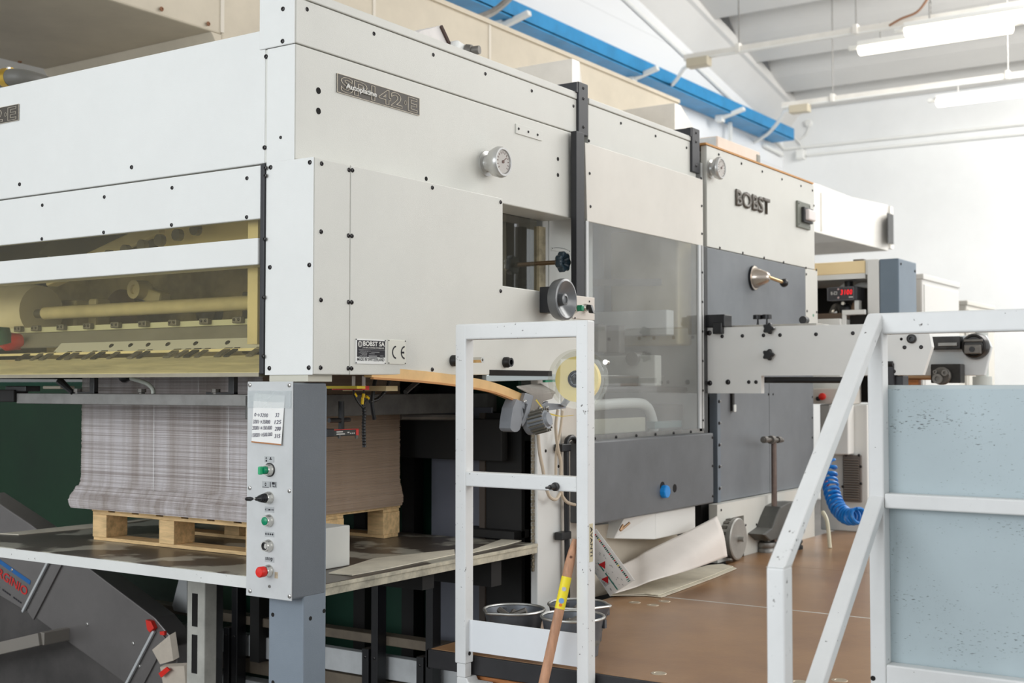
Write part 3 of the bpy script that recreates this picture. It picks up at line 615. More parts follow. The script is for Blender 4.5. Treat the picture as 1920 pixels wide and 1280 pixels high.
c, d = A(10, 146, Y=.25), A(22, 145, Y=.25); MB().tube([c, d], .036, 16).build('clamp_band', mat('brass', (206, 170, 70), .3, .8), hs, 0, 2, True)
MB().lathe(A(17, 134, Y=.24), (0, -.3, 1), [(-.01, .008), (.015, .008), (.02, 0)], 10).build('clamp_screw', chrome, hs)
# ------------------------------------------------------------------ platen section (clear guard)
pr = thing('press_platen', (-1.2, 2.1, 0), 'middle cream section of the press with the big clear guard', 'machine')
up_ = MB().box(FX-.04, FX, 1.60, 2.545, 2.30, 2.676).build('side_panel', cream, pr, .003)
screws(up_, [A(x, y, X=FX) for x, y in ((1164, 231), (1229, 255), (1287, 277))], (1, 0, 0), .0062)
box('top_lid', cream, pr, -2.45, FX+.004, 1.60, 2.545, 2.678, 2.700, .003)
GX = -0.045
a = A(1097, 258, X=GX); b = A(1318, 344, X=GX); c = A(1318, 463, X=GX); d = A(1102, 412, X=GX)
zt, zb = (a.z+b.z)/2, (c.z+d.z)/2; gy0, gy1 = a.y, b.y
gp = MB().prism([(GX, gy0, zt), (GX, gy1, zt), (GX, gy1, zb), (GX, gy0+.015, zb)], (-.012, 0, 0)).build('guard_panel', mat('guard_cream', (227, 222, 212), .38, 0, .05, 1.6, .15, 420), pr, .002)
screws(gp, [A(x, y, X=GX) for x, y in ((1104, 264), (1105.5, 325), (1107, 387), (1314.5, 334), (1315.5, 386), (1316, 438))], (1, 0, 0), .0062)
zA = (A(1114.8, 820.6, X=GX).z+A(1299.5, 810, X=GX).z)/2
MB().box(GX-.008, GX-.002, gy0+.012, gy1-.01, zA, zb+.01).build('clear_guard', acry, pr)
MB().box(GX-.004, GX+.004, gy1-.055, gy1-.008, zA, zb).build('guard_frame', mat('pale_frame', (210, 212, 212), .4), pr)
MB().box(GX-.004, GX+.002, gy0+.004, gy0+.022, zA, zb).build('guard_frame', mat('pale_frame', (210, 212, 212), .4), pr)
gs = MB().box(GX-.004, GX+.004, gy0+.01, gy1-.01, zA-.012, zA+.012).build('guard_strip', steel, pr)
screws(gs, [(GX+.004, gy0+.06+k*.165, zA) for k in range(6)], (1, 0, 0), .007)
MB().box(GX-.03, GX, gy1+.002, gy1+.04, zA-.02, zb).build('dark_post', darkgrey, pr, .002)
fr = MB().box(GX+.004, GX+.006, gy1-.03, gy1-.02, zA, zb).build('edge_screws_strip', steel, pr)
screws(fr, [(GX+.006, gy1-.025, zb-.12-k*.13) for k in range(6)], (1, 0, 0), .006)
# black angle frames on top
def angle(px0, px1, ptop, pbot, armpx, armtop, armbot, name='angle_frame'):
    X = -0.06; a = A(px0, ptop, X=X); b = A(px1, pbot, X=X)
    o = MB().box(X-.03, X, a.y, b.y, b.z, a.z).build(name, black, pr, .003)
    z1 = A(px0, armtop, X=X).z; z0 = A(px0, armbot, X=X).z
    MB().box(-1.1, X-.002, a.y-.012, a.y, z0, z1-.002).build('angle_arm', black, o, .002)
    MB().box(X-.03, X-.02, b.y, b.y+.03, z0, a.z).build('angle_gusset', dsteel, o)
    screws(o, [(X, (a.y+b.y)/2, a.z-.02), (X, (a.y+b.y)/2, a.z-.06), (X, (a.y+b.y)/2, b.z+.03)], (1, 0, 0), .006)
    return o
angle(1085, 1103, 152, 256, 1030, 153, 174); angle(1298, 1312.5, 238, 326, 1245, 239, 256)
MB().box(-.06, -.035, A(1079, 400, X=-.04).y, A(1094, 400, X=-.04).y, 1.93, 2.545).build('black_strip', black, pr, .002)
MB().box(-.075, -.055, A(1093, 450, X=-.06).y, A(1102, 450, X=-.06).y, 1.55, zb).build('grey_strip', darkgrey, pr, .002)
# lower grey guard box with holes and blue knob
LX = .03
ly0, ly1 = 1.46, A(1338, 850, X=LX).y
lz1 = 1.397; lz0 = 1.095
lg_ = box('lower_guard', mat('lower_guard_grey', (104, 107, 110), .42, 0, .12, 3.5, .2, 380), pr, -.12, LX, ly0, ly1, lz0, lz1, .006)
c = A(1243, 921, X=LX); 
n = 22; kb = MB(); vs = []
for h, f in ((0, 1), (.018, 1), (.022, .88), (.022, .0005)): vs += [c+Vector((h, (.025+.0012*(k % 2))*f*math.cos(2*math.pi*k/n), (.025+.0012*(k % 2))*f*math.sin(2*math.pi*k/n))) for k in range(n)]
kb.add(vs, [(i*n+k, i*n+(k+1) % n, (i+1)*n+(k+1) % n, (i+1)*n+k) for i in range(3) for k in range(n)]); kb.build('blue_knob', blue, lg_)
MB().lathe(A(1242, 912, X=LX)+Vector((.0006, 0, 0)), (1, 0, 0), [(-.001, .020), (.0004, .020), (.0004, 0)], 16).build('hole', hole, lg_)
MB().lathe(A(1265, 915, X=LX)+Vector((.0006, 0, 0)), (1, 0, 0), [(-.001, .017), (.0004, .017), (.0004, 0)], 16).build('hole', hole, lg_)
screws(lg_, [(LX, ly1-.012, lz1-.02), (LX, ly1-.012, lz0+.16), (LX, ly1-.012, lz0+.03)], (1, 0, 0), .006)
# body and interior
box('roof', white, pr, -2.45, -.11, 1.53, 2.62, 2.60, 2.676)
box('far_wall', mat('inside_grey_cream', (200, 194, 178), .6, 0, .15, 2), pr, -1.30, -1.25, 1.55, 2.62, 1.0, 2.60)
MB().box(-.265, -.205, 1.53, 1.86, 1.40, 2.60).build('recess_wall', white, pr)
box('inner_floor', dark_steel, pr, -1.25, -.05, 1.50, 2.62, 1.34, 1.39)
box('inner_rear_wall', mat('inside_pale_grey', (196, 198, 196), .55, 0, .08, 3), pr, -1.25, -.075, 2.60, 2.62, 1.39, 2.60)
box('dark_column', bluegrey, pr, -.62, -.48, 2.30, 2.44, 1.39, 2.60, .006)
box('beige_casting', mat('beige_casting', (206, 190, 150), .5, 0, .12, 4), pr, -.46, -.12, 2.46, 2.60, 1.78, 2.30, .01)
box('cross_beam', white, pr, -1.2, -.12, 2.35, 2.42, 1.82, 1.93, .006)
cb = box('lower_beam', mat('white_beam', (222, 222, 216), .45), pr, -1.2, -.10, 2.2, 2.26, 1.60, 1.73, .006)
MB().bar((-1.2, 1.9, 2.06), (-.15, 2.5, 2.06), .02, .03).build('chain_guide', dsteel, pr)
MB().tube([(-.15, 1.60, 1.585), (-.15, 2.58, 1.585)], .014, 10).build('dark_rod', blackp, pr, 0, 2, True)
box('grey_bar', steel, pr, -.22, -.18, 1.58, 2.45, 1.60, 1.645, .004)
box('block_row', dark_steel, pr, -.3, -.14, 1.75, 2.55, 1.39, 1.52, .01)
for y, w in ((1.68, .05), (1.85, .04), (2.02, .07), (2.2, .05)):
    box('inner_block', dsteel, pr, -.35, -.27, y, y+w, 1.74, 1.86, .006)
c = A(1195, 673, X=-.20); MB().lathe(c-Vector((0, .05, 0)), (0, 1, 0), [(0, .03), (.08, .03), (.08, .012), (.15, .012), (.15, 0)], 20).build('dial_drum', steel, pr, 0, 2, True)
tr = box('green_tray', mat('blue_green_tray', (106, 138, 140), .5), pr, -.2, -.10, 2.2, 2.45, 1.42, 1.45, .004)
MB().tube(smooth_path([(-.13, 1.62, 1.52), (-.13, 2.0, 1.53), (-.13, 2.16, 1.52), (-.13, 2.22, 1.47), (-.13, 2.24, 1.41)]), .022, 10).build('white_pipe', plastw, pr, 0, 2, True)
box('beige_tray', mat('beige_tray', (196, 190, 168), .6, 0, .1, 6), pr, -.16, -.12, 1.62, 2.15, 1.41, 1.47, .004)

# ------------------------------------------------------------------ delivery section with the maker's name
de = thing('press_delivery', (-1.2, 3.3, 0), 'end section of the press with large maker lettering and grey panels', 'machine')
DX = -.06
q = lambda x, y: A(x, y, X=DX)
dy0, dy1 = 2.632, q(1527, 400).y
tp = MB().box(DX-.03, DX, dy0, dy1, 2.225, 2.683).build('name_panel', cream, de, .003)
screws(tp, [q(x, y) for x, y in ((1347.5, 289.5), (1390, 306.5), (1429, 321.5), (1466, 336), (1501.5, 348.5), (1523, 357), (1526, 385.5), (1349.5, 464.5), (1392.5, 474), (1432.5, 483), (1469, 491.5), (1511, 502), (1530.5, 506))], (1, 0, 0), .0068)
MB().box(-1.2, DX+.004, q(1322, 273).y, dy1-.02, 2.684, 2.692).build('wooden_edge', mat('plywood_edge', (206, 152, 92), .7), de)
text('raised_lettering', 'BOBST', mat('dark_brown_letter', (88, 80, 70), .45), tp, (DX+.0025, q(1378, 386).y, (q(1378, 385.6).z+q(1441.7, 402.4).z)/2+.003), (0, 1, 0), (0, 0, 1), .073, q(1441.7, 380).y-q(1377.9, 380).y, .034, .003)
a, b = q(1492, 378), q(1516, 431)
sw = MB().box(DX, DX+.012, a.y, b.y, (b.z+q(1492, 426).z)/2, (a.z+q(1516, 381).z)/2).build('switch_plate', mat('olive_grey', (120, 122, 112), .5), de, .003)
screws(sw, [(DX+.012, y, z) for y in (a.y+.012, b.y-.012) for z in (sw.bound_box[0][2]+.015, sw.bound_box[1][2]-.015)], (1, 0, 0), .004)
a, b = q(1499, 388), q(1515, 417); MB().box(DX+.01, DX+.05, a.y+.01, b.y-.01, b.z, a.z-.012).build('switch_button', mat('warm_white_button', (238, 228, 224), .35), sw, .006); MB().box(DX+.01, DX+.03, a.y-.005, b.y, b.z-.012, a.z).build('switch_collar', darkgrey, sw, .004)
gauge(de, 1332, 317, DX, .05, .052)
gy = q(1510, 520).y
sg = MB().box(DX-.03, DX, dy0, gy, 1.80, 2.222).build('grey_panel', grey, de, .002)
es = MB().box(DX-.03, DX, gy+.003, q(1533, 560).y, 1.80, 2.222).build('end_strip', cream, de, .002)
screws(es, [q(x, y) for x, y in ((1511.5, 514), (1513, 583), (1531, 585))], (1, 0, 0), .0068)
MB().lathe(q(1525, 591), (1, 0, 0), [(0, .008), (.001, .008), (.001, 0)], 10).build('green_spot', green, es)
c = q(1412, 521); lv = MB().lathe(c, (1, 0, 0), [(0, .058), (.012, .058), (.014, .05), (.016, .05), (.075, .026), (.085, .014), (.085, 0)], 28).build('lever_cone', mat('nickel', (196, 184, 172), .25, .95), de, 0, 2, True)
MB().lathe(c, (1, 0, 0), [(0, .06), (.012, .06), (.012, 0)], 28).build('black_base', blackp, lv, 0, 2, True)
e0 = c+Vector((.08, 0, 0)); ypx = A(1470, 530, X=DX+.10); e1 = Vector((DX+.10, ypx.y, ypx.z))
MB().tube([e0, e1], .0085, 10).build('lever_rod', mat('brass_rod', (206, 176, 130), .25, .9), lv, 0, 2, True)
MB().lathe(e1-Vector((0, 0.0, 0)), e1-e0, [(-.022, .006), (-.014, .017), (0, .022), (.014, .017), (.022, 0)], 16).build('black_ball', blackp, lv, 0, 2, True)
# lower grey panels
gz1 = 1.80; gz0 = 1.075
def lowp(x0, x1, pad=0.0): return MB().box(DX-.03, DX, q(x0, 850).y, q(x1, 850).y, gz0, gz1).build('lower_panel', grey, de, .002)
l1 = lowp(1348, 1443); l2 = lowp(1443.5, 1526)
hgp = MB().box(DX-.028, DX+.012, q(1341, 850).y, q(1347, 850).y, gz0, 1.60).build('hinge_strip', bluegrey, de, .002)
for k in range(5):
    z = 1.53-.098*k; screws(hgp, [(DX+.012, q(1344, 850).y, z)], (1, 0, 0), .008); screws(l1, [(DX, q(1351, 850).y, z)], (1, 0, 0), .006, MATS['bright_screw'])
screws(l1, [q(1441, 739)], (1, 0, 0), .007); screws(l2, [q(1449.5, 739), q(1523, 744), q(1523, 783), q(1523, 820)], (1, 0, 0), .006)
c = q(1371, 750); MB().box(DX, DX+.012, c.y-.012, c.y+.012, c.z-.05, c.z+.04).build('latch', dark_steel, l1, .002); MB().box(DX, DX+.02, c.y-.010, c.y+.014, c.z-.055, c.z-.02).build('latch_tongue', chrome, l1, .002)
# base casting with cut-outs (platform level 0.815)
PZ = .815
BX = -.02
bq = lambda x, y: A(x, y, X=BX)
yA, yB = bq(1345, 1000).y, bq(1527, 950).y
h0, h1 = bq(1373, 1000).y, bq(1395, 1000).y; k0, k1 = bq(1426, 1000).y, bq(1468, 1000).y
hz1, kz1 = bq(1384, 968).z, bq(1440, 985).z
bc = MB().box(-.06, BX, yA, h0, PZ, gz0-.002).box(-.06, BX, h0, h1, hz1, gz0-.002).box(-.06, BX, h1, k0, PZ, gz0-.002).box(-.06, BX, k0, k1, kz1, gz0-.002).box(-.06, BX, k1, yB, PZ, gz0-.002).build('base_casting', cream, de)
screws(bc, [bq(1352, 956), bq(1418, 983), bq(1360, 1002), bq(1398, 984), bq(1490, 960)], (1, 0, 0), .006)
MB().box(-.5, -.07, yA-.02, yB, .0, PZ+.0).box(-.5, -.45, yA, yB, PZ, gz0).build('base_core', dark_steel, de)
MB().box(-.10, -.07, h0, h0+.08, PZ+.12, hz1).build('inner_bracket', dsteel, de)
# inner core body so nothing shows through
box('core', white, de, -2.45, -.10, 2.64, dy1-.02, 1.55, 2.66)
box('core_lower', dark_steel, de, -2.45, -.10, 2.64, dy1, .0, 1.56)
box('core_middle', dark_steel, pr, -2.45, -.16, 1.55, 2.60, .0, 1.33)
# box lying on top of the end section
pb = thing('cardboard_box', (-.5, 3.4, 2.7), 'pinkish cardboard box lying on top of the end section behind the wooden edge', 'box')
XB = -.45
ya_, yb_ = A(1346, 270, X=XB).y, A(1425, 310, X=XB).y; zt_b = (A(1346, 252, X=XB).z+A(1428, 289, X=XB).z)/2
xl_ = A(1312, 262, Y=ya_).x
MB().box(xl_, XB, ya_, yb_, 2.693, zt_b).build('carton', mat('pink_card', (236, 222, 208), .8, 0, .05, 5), pb, .004)
MB().box(xl_-.0, XB-.01, ya_-.003, ya_, 2.70, zt_b-.005).build('front_flap', mat('pale_blue_card', (214, 224, 228), .8, 0, .06, 20), pb, .001)
MB().box(XB, XB+.004, yb_-.05, yb_-.005, 2.70, zt_b-.02).build('dark_flap', mat('grey_flap', (150, 148, 140), .7), pb, .001)
# flat wheel in the first cut-out
wc = A(1384, 1016, X=.03); wc.z = .915
wl = tag(thing('belt_pulley', (wc.x, wc.y, PZ), 'flat grey pulley wheel sticking out of the square base cut-out', 'wheel'))
MB().lathe(wc+Vector((-.08, 0, 0)), (1, 0, 0), [(-.02, .085), (.062, .085), (.064, .094), (.080, .094), (.084, .088), (.084, .012), (.11, .012), (.11, 0)], 36).build('rim', mat('pulley_steel', (168, 166, 160), .42, .5, .08, 8), wl, 0, 2, True, 30)
for k in range(18):
    an = 2*math.pi*k/18; MB().obox(wc+Vector((-.065, .085*math.cos(an), .085*math.sin(an))), (.04, 0, 0), Vector((0, -math.sin(an), math.cos(an)))*.007, Vector((0, math.cos(an), math.sin(an)))*.004).build('tooth', dsteel, wl)
# upright lever with cross handle against the lower panels
xb = .02
a = A(1447, 822, X=xb); b = A(1452, 968, X=xb); a.y = b.y
ul = thing('upright_lever', (b.x, b.y, b.z-.1), 'upright steel lever with short cross handle against the grey panels', 'lever')
MB().tube([a, b, b-Vector((0, 0, .12))], [.013, .014, .014], 12).build('rod', mat('worn_steel', (128, 112, 104), .35, .7, .2, 14), ul, 0, 2, True)
MB().tube([A(1430, 824, X=xb+.01), A(1467, 825, X=xb+.01)], .010, 10).build('cross_handle', dsteel, ul, 0, 2, True)
for px, w in ((1434, .016), (1447, .02), (1460, .016)): c = A(px, 824, X=xb+.01); MB().lathe(c, (0, 1, 0), [(-.016, w), (.016, w), (.016, 0)], 12).build('collar', dsteel, ul)
# pump with eye bolt in the second cut-out
pm = thing('dosing_pump', (.0, (k0+k1)/2, PZ), 'dark cast pump with curved cover standing in the wider base cut-out', 'pump')
c = A(1437, 1004, X=.01)
eb = MB().lathe(c, (1, 0, 0), [(-.014, .030), (.014, .030), (.014, .017), (-.014, .017), (-.014, .03)], 24).build('eye_bolt', steel, pm, 0, 2, True)
MB().lathe((c.x, c.y, PZ), (0, 0, 1), [(0, .045), (.012, .045), (.02, .04), (.03, .045), (.045, .042), (.05, .018), (c.z-PZ-.02, .018), (c.z-PZ-.02, 0)], 20).build('eye_bolt_post', steel, pm, 0, 2, True)
cy_ = A(1470, 1000, X=.06); cpts = [A(x, y, X=.06) for x, y in ((1432, 1002), (1448, 990), (1456, 968), (1464, 950), (1480, 941), (1500, 940), (1500, 960), (1482, 972), (1474, 988), (1476, 1005), (1462, 1010), (1445, 1014))]
MB().prism(cpts, (-.09, 0, 0)).build('cover', mat('pump_grey', (92, 92, 88), .45, .2, .1, 8), pm, .006)
MB().lathe((.05, A(1478, 1030, X=.05).y, PZ), (0, 0, 1), [(0, .07), (.015, .07), (.02, .06), (.035, .07), (.05, .06), (.065, .066), (.08, .05), (.12, .03), (.12, 0)], 24).build('pump_body', dark_steel, pm, 0, 2, True)
# ------------------------------------------------------------------ cross plate of the delivery (white, drilled)
cx_ = thing('cross_plate', (.4, 2.64, 1.56), 'long white drilled cross plate standing out from the press end section', 'machine part')
CY = 2.60
r_ = lambda x, y: A(x, y, Y=CY)
pz1 = r_(1330, 614).z; pz0 = r_(1330, 737).z; cutz = r_(1427, 704).z; cutx = r_(1427, 704).x; x0 = DX+.002
xr = r_(1747, 640)
pts = [(x0, pz0), (cutx, pz0), (cutx, cutz), (r_(1672, 700).x, cutz), (r_(1672, 702).x, r_(1672, 703).z), (r_(1730, 702).x, r_(1672, 703).z), (r_(1747, 640).x, r_(1747, 650).z), (r_(1742, 625).x, r_(1742, 622).z), (r_(1730, 611).x, pz1-.005), (x0, pz1)]
pl = MB().prism([(x, CY, z) for x, z in pts], (0, .035, 0)).build('plate', white, cx_, .003)
screws(pl, [r_(x, y) for x, y in ((1354, 630.5), (1392, 629.5), (1431.5, 628.5), (1462.5, 628), (1530, 626.5), (1599, 624.5), (1670, 623), (1695.5, 619.5), (1726.5, 619), (1696, 651), (1727, 650.5), (1676, 696), (1404, 716), (1417.5, 716))], (0, -1, 0), .0085)
screws(pl, [r_(1330, 624), r_(1331, 718), r_(1365, 716)], (0, -1, 0), .012)
for px, py in ((1445, 616), (1444.5, 665)):
    c = r_(px, py); n = 30; k_ = MB(); vs = []
    for h, f in ((0, .5), (.012, .5), (.014, 1), (.03, 1), (.034, .8), (.034, .001)): vs += [c+Vector(((.022+.004*math.cos(5*2*math.pi*i/n))*f*math.cos(2*math.pi*i/n), -h, (.022+.004*math.cos(5*2*math.pi*i/n))*f*math.sin(2*math.pi*i/n))) for i in range(n)]
    k_.add(vs, [(i*n+j, i*n+(j+1) % n, (i+1)*n+(j+1) % n, (i+1)*n+j) for i in range(5) for j in range(n)]).build('star_knob', blackp, cx_, 0, 2, True)
c = r_(1710, 635); MB().lathe(c, (0, -1, 0), [(0, .019), (.012, .019), (.014, .016), (.014, .008), (.004, .008), (.004, 0)], 20).build('pivot_bolt', darkgrey, cx_, 0, 2, True)
MB().lathe(r_(1690, 635.5)-Vector((0, .0005, 0)), (0, -1, 0), [(0, .006), (.0005, .006), (.0005, 0)], 12).build('hole', hole, cx_)
MB().tube([(cutx-.01, CY+.06, r_(1430, 712).z), (r_(1600, 712).x, CY+.06, r_(1600, 712).z)], .014, 10).build('dark_rod', blackp, cx_, 0, 2, True)
MB().box(x0, r_(1362, 600).x, CY-.02, CY+.06, pz1+.001, r_(1340, 590).z).build('black_block', blackp, cx_, .004)
MB().box(r_(1341, 600).x, r_(1358, 600).x, CY-.03, CY, pz1-.03, pz1+.02).build('black_clip', blackp, cx_, .004)
top = MB().box(x0, r_(1515, 604).x, CY+.1, CY+.5, pz1-.02, pz1+.012).build('bed_plate', mat('worn_bed_steel', (186, 182, 174), .4, .2, .15, 8), cx_, .003)
for px in (1421, 1438):
    c = A(px, 598, Y=CY+.2); b_ = MB().lathe((c.x, c.y, pz1+.012), (0, 0, 1), [(0, .006), (.034, .003), (.03, .022), (.048, .022), (.05, .018), (.05, 0)], 12).build('thumb_screw', blackp, cx_, 0, 2, True)
MB().lathe(A(1508, 600, Y=CY+.4), (0, -1, 0), [(-.02, .018), (.02, .018), (.02, 0)], 14).build('dark_stud', darkgrey, cx_, 0, 2, True)
MB().box(r_(1665, 680).x, r_(1672, 680).x+.01, CY-.01, CY+.05, r_(1665, 722).z, r_(1665, 681).z).build('dark_block', black, cx_, .003)
c = r_(1670, 682); MB().tube([c+Vector((-.02, -.012, 0)), c+Vector((.012, -.012, 0))], .011, 8).build('black_pin', blackp, cx_)
MB().box(r_(1665, 715).x, r_(1690, 715).x, CY+.02, CY+.10, r_(1665, 724).z, r_(1665, 704).z).build('dark_block', black, cx_, .003)
# second, rear arm plate
ra = thing('rear_arm', (.8, 3.3, 1.65), 'pale arm plate behind the drilled plate, carrying a round black head', 'machine part')
RY = 3.25
s_ = lambda x, y: A(x, y, Y=RY)
pts = [(s_(1600, 640).x, s_(1700, 632).z), (s_(1848, 628).x, s_(1848, 628).z), (s_(1859, 645).x, s_(1859, 650).z), (s_(1846, 704).x, s_(1846, 704).z), (s_(1700, 704).x, s_(1700, 704).z), (s_(1600, 704).x, s_(1700, 704).z)]
MB().prism([(x, RY, z) for x, z in pts], (0, .03, 0)).build('plate', mat('pale_arm_paint', (226, 230, 230), .45), ra, .004)
a, b = s_(1750, 632), s_(1806, 655); bl_ = MB().box(a.x, b.x, RY-.05, RY, b.z, a.z).build('black_slide', mat('oily_black_steel', (60, 58, 56), .35, .5, .4, 14), ra, .003)
a, b = s_(1765, 643), s_(1801, 649); MB().box(a.x, b.x, RY-.06, RY-.05, b.z, a.z).build('label_strip', steel, bl_, .002)
c = s_(1831, 649); hd = MB().lathe(c, (0, -1, 0), [(0, .058), (.03, .058), (.05, .052), (.055, .044), (.05, .04), (.05, 0)], 28).build('round_head', mat('oily_black_steel', (60, 58, 56), .35, .5, .4, 14), ra, 0, 2, True)
MB().box(c.x-.035, c.x+.035, c.y-.08, c.y-.04, c.z-.035, c.z+.005).build('head_block', dsteel, hd, .004); MB().box(c.x-.04, c.x+.04, c.y-.065, c.y-.045, c.z+.018, c.z+.03).build('head_bar', dsteel, hd, .003); MB().lathe(c+Vector((0, -.08, -.015)), (0, -1, 0), [(0, .012), (.004, .012), (.004, 0)], 14).build('head_cap', blackp, hd)
a, b = s_(1754, 683), s_(1810, 718); gb = MB().box(a.x, b.x, RY-.08, RY-.005, b.z, a.z).build('gear_block', mat('oily_black_steel', (60, 58, 56), .35, .5, .4, 14), ra, .004)
c = s_(1776, 705); MB().lathe(c+Vector((0, -.08, 0)), (0, -1, 0), [(0, .04), (.015, .04), (.02, .034), (.02, 0)], 22).build('gear_plate', dsteel, gb, 0, 2, True)
for dx, dz, r0 in ((-.012, -.012, .022), (.02, .014, .014), (-.022, .018, .009)): MB().lathe(c+Vector((dx, -.10, dz)), (0, -1, 0), [(0, r0), (.02, r0), (.02, r0*.5), (.01, r0*.5), (.01, 0)], 16).build('gear_boss', steel, gb, 0, 2, True)
MB().tube([s_(1690, 708)+Vector((0, -.05, 0)), s_(1754, 708)+Vector((0, -.05, 0))], .010, 8).build('copper_rod', mat('copper_brown', (176, 140, 104), .4, .5), ra)
MB().box(s_(1690, 715).x, s_(1730, 715).x, RY-.07, RY-.03, s_(1690, 724).z, s_(1690, 712).z).build('wooden_block', woodx, ra)
MB().lathe(Vector((s_(1828, 600).x, RY+.12, s_(1828, 724).z-.3)), (0, 0, 1), [(-.45, .028), (.62, .028), (.62, 0)], 18).build('support_tube', mat('pale_green_grey', (206, 210, 204), .5), ra, 0, 2, True)
MB().lathe(Vector((s_(1828, 600).x, RY+.12, s_(1828, 718).z-.02)), (0, 0, 1), [(0, .042), (.05, .042), (.05, 0)], 18).build('tube_collar', mat('pale_green_grey', (206, 210, 204), .5), ra, 0, 2, True)
# ------------------------------------------------------------------ machine beyond the press (stripper / blanker end)
bk = thing('far_machine', (-.5, 5.0, 0), 'machine beyond the press with a yellow box beam and blue grey cabinet', 'machine')
BY = 4.45
t_ = lambda x, y: A(x, y, Y=BY)
zt_, zb_ = t_(1625, 488).z, t_(1625, 511.5).z
ym = mat('warm_yellow_paint', (255, 230, 180), .5)
x1 = t_(1622, 500).x
MB().box(-1.6, x1, BY, BY+.6, zb_, zt_).build('box_beam', ym, bk, .004)
MB().box(-1.6, x1, BY+.001, BY+.6, zb_-.03, zb_).build('beam_underside', white, bk, .002)
x2, x3, x4 = t_(1628, 500).x, t_(1650, 500).x, t_(1687, 500).x
MB().box(x1+.002, x2, BY, BY+.5, zb_-.01, zt_+.004).build('end_plate', white, bk, .003)
MB().box(x2, x3, BY-.02, BY+.42, 1.5, t_(1640, 486).z).build('white_pillar', white, bk, .004)
ysd = A(1718, 492, X=x4).y
cab = MB().box(x3+.002, x4, BY-.02, ysd, 1.45, t_(1670, 485).z).build('grey_cabinet', mat('cabinet_blue_grey', (112, 128, 142), .4, 0, .05, 4, .2, 300), bk, .006)
screws(cab, [(x4, BY+.02, t_(1670, 485).z-.03), (x4, ysd-.03, t_(1670, 485).z-.05)], (1, 0, 0), .008)
MB().box(t_(1594, 484).x, t_(1614, 484).x, BY+.05, BY+.2, zt_, zt_+.015).build('top_latch', dsteel, bk, .002)
box('rear_dark', dark_steel, bk, -1.6, x2, BY+.55, BY+.6, 1.5, zb_-.03)
box('left_inner', dsteel, bk, -.55, -.5, BY+.1, BY+.6, 1.6, zb_-.03)
box('inner_panel', mat('inner_blue_grey', (140, 150, 156), .5), bk, t_(1609, 540).x, x2-.02, BY+.18, BY+.2, 1.75, zb_-.03)
MB().tube([t_(1575, 517)+Vector((0, .15, 0)), t_(1575, 536)+Vector((0, .15, 0))], .025, 12).build('black_post', blackp, bk, 0, 2, True)
MB().tube(smooth_path([t_(1556, 536)+Vector((0, .2, 0)), t_(1567, 528)+Vector((0, .2, 0)), t_(1570, 534)+Vector((0, .2, 0))]), .016, 8).build('white_rag', plastw, bk, 0, 2, True)
MB().tube(smooth_path([t_(1582, 536)+Vector((0, .2, 0)), t_(1592, 530)+Vector((0, .2, 0)), t_(1610, 531)+Vector((0, .2, 0))]), .016, 8).build('white_rag', plastw, bk, 0, 2, True)
MB().tube(smooth_path([t_(1546, 588)+Vector((0, .12, 0)), t_(1552, 574)+Vector((0, .12, 0)), t_(1562, 572)+Vector((0, .12, 0)), t_(1566, 586)+Vector((0, .12, 0))]), .02, 8).build('cast_arm', dsteel, bk, 0, 2, True)
MB().lathe(t_(1576, 578)+Vector((0, .1, 0)), (0, -1, 0), [(-.05, .03), (.02, .034), (.03, .02), (.03, 0)], 16).build('roller_end', blackp, bk, 0, 2, True)
MB().lathe(t_(1557, 585)+Vector((0, .08, 0)), (0, -1, 0), [(0, .022), (.02, .018), (.03, 0)], 14).build('chrome_cap', chrome, bk, 0, 2, True)
MB().lathe(t_(1577, 568)+Vector((0, .05, 0)), (0, -1, 0), [(0, .010), (.02, .010), (.02, 0)], 12).build('chrome_cap', chrome, bk)
MB().bar(t_(1586, 590)+Vector((0, .1, 0)), t_(1594, 566)+Vector((0, .1, 0)), .03, .03).build('brown_arm', mat('brown_casting', (160, 124, 92), .5), bk, .004)
MB().box(t_(1602, 570).x, t_(1610, 570).x, BY, BY+.05, t_(1605, 580).z, t_(1605, 563).z).build('white_tag', plastw, bk)
MB().box(-1.0, t_(1592, 595).x, BY-.1, BY+.1, t_(1560, 599).z, t_(1560, 589).z).build('brown_rail', mat('dark_brown_rail', (92, 74, 60), .5), bk, .003)
MB().box(-1.0, t_(1592, 605).x, BY-.15, BY+.2, 1.5, t_(1560, 600).z).build('lower_white_panel', white, bk, .004)
MB().box(t_(1592, 595).x, t_(1635, 595).x, BY-.12, BY-.10, t_(1600, 592).z, t_(1600, 583).z).build('white_frame', white, bk, .003)
MB().box(t_(1592, 595).x, t_(1599, 595).x, BY-.12, BY-.10, 1.7, t_(1600, 592).z).build('white_frame', white, bk, .003)
MB().box(t_(1600, 595).x, t_(1640, 595).x, BY-.06, BY-.05, 1.7, t_(1600, 592).z).build('dark_recess', hole, bk)
MB().tube([t_(1624, 514)+Vector((0, .1, 0)), t_(1625, 584)+Vector((0, .1, 0))], .012, 8).build('thin_post', plastw, bk)
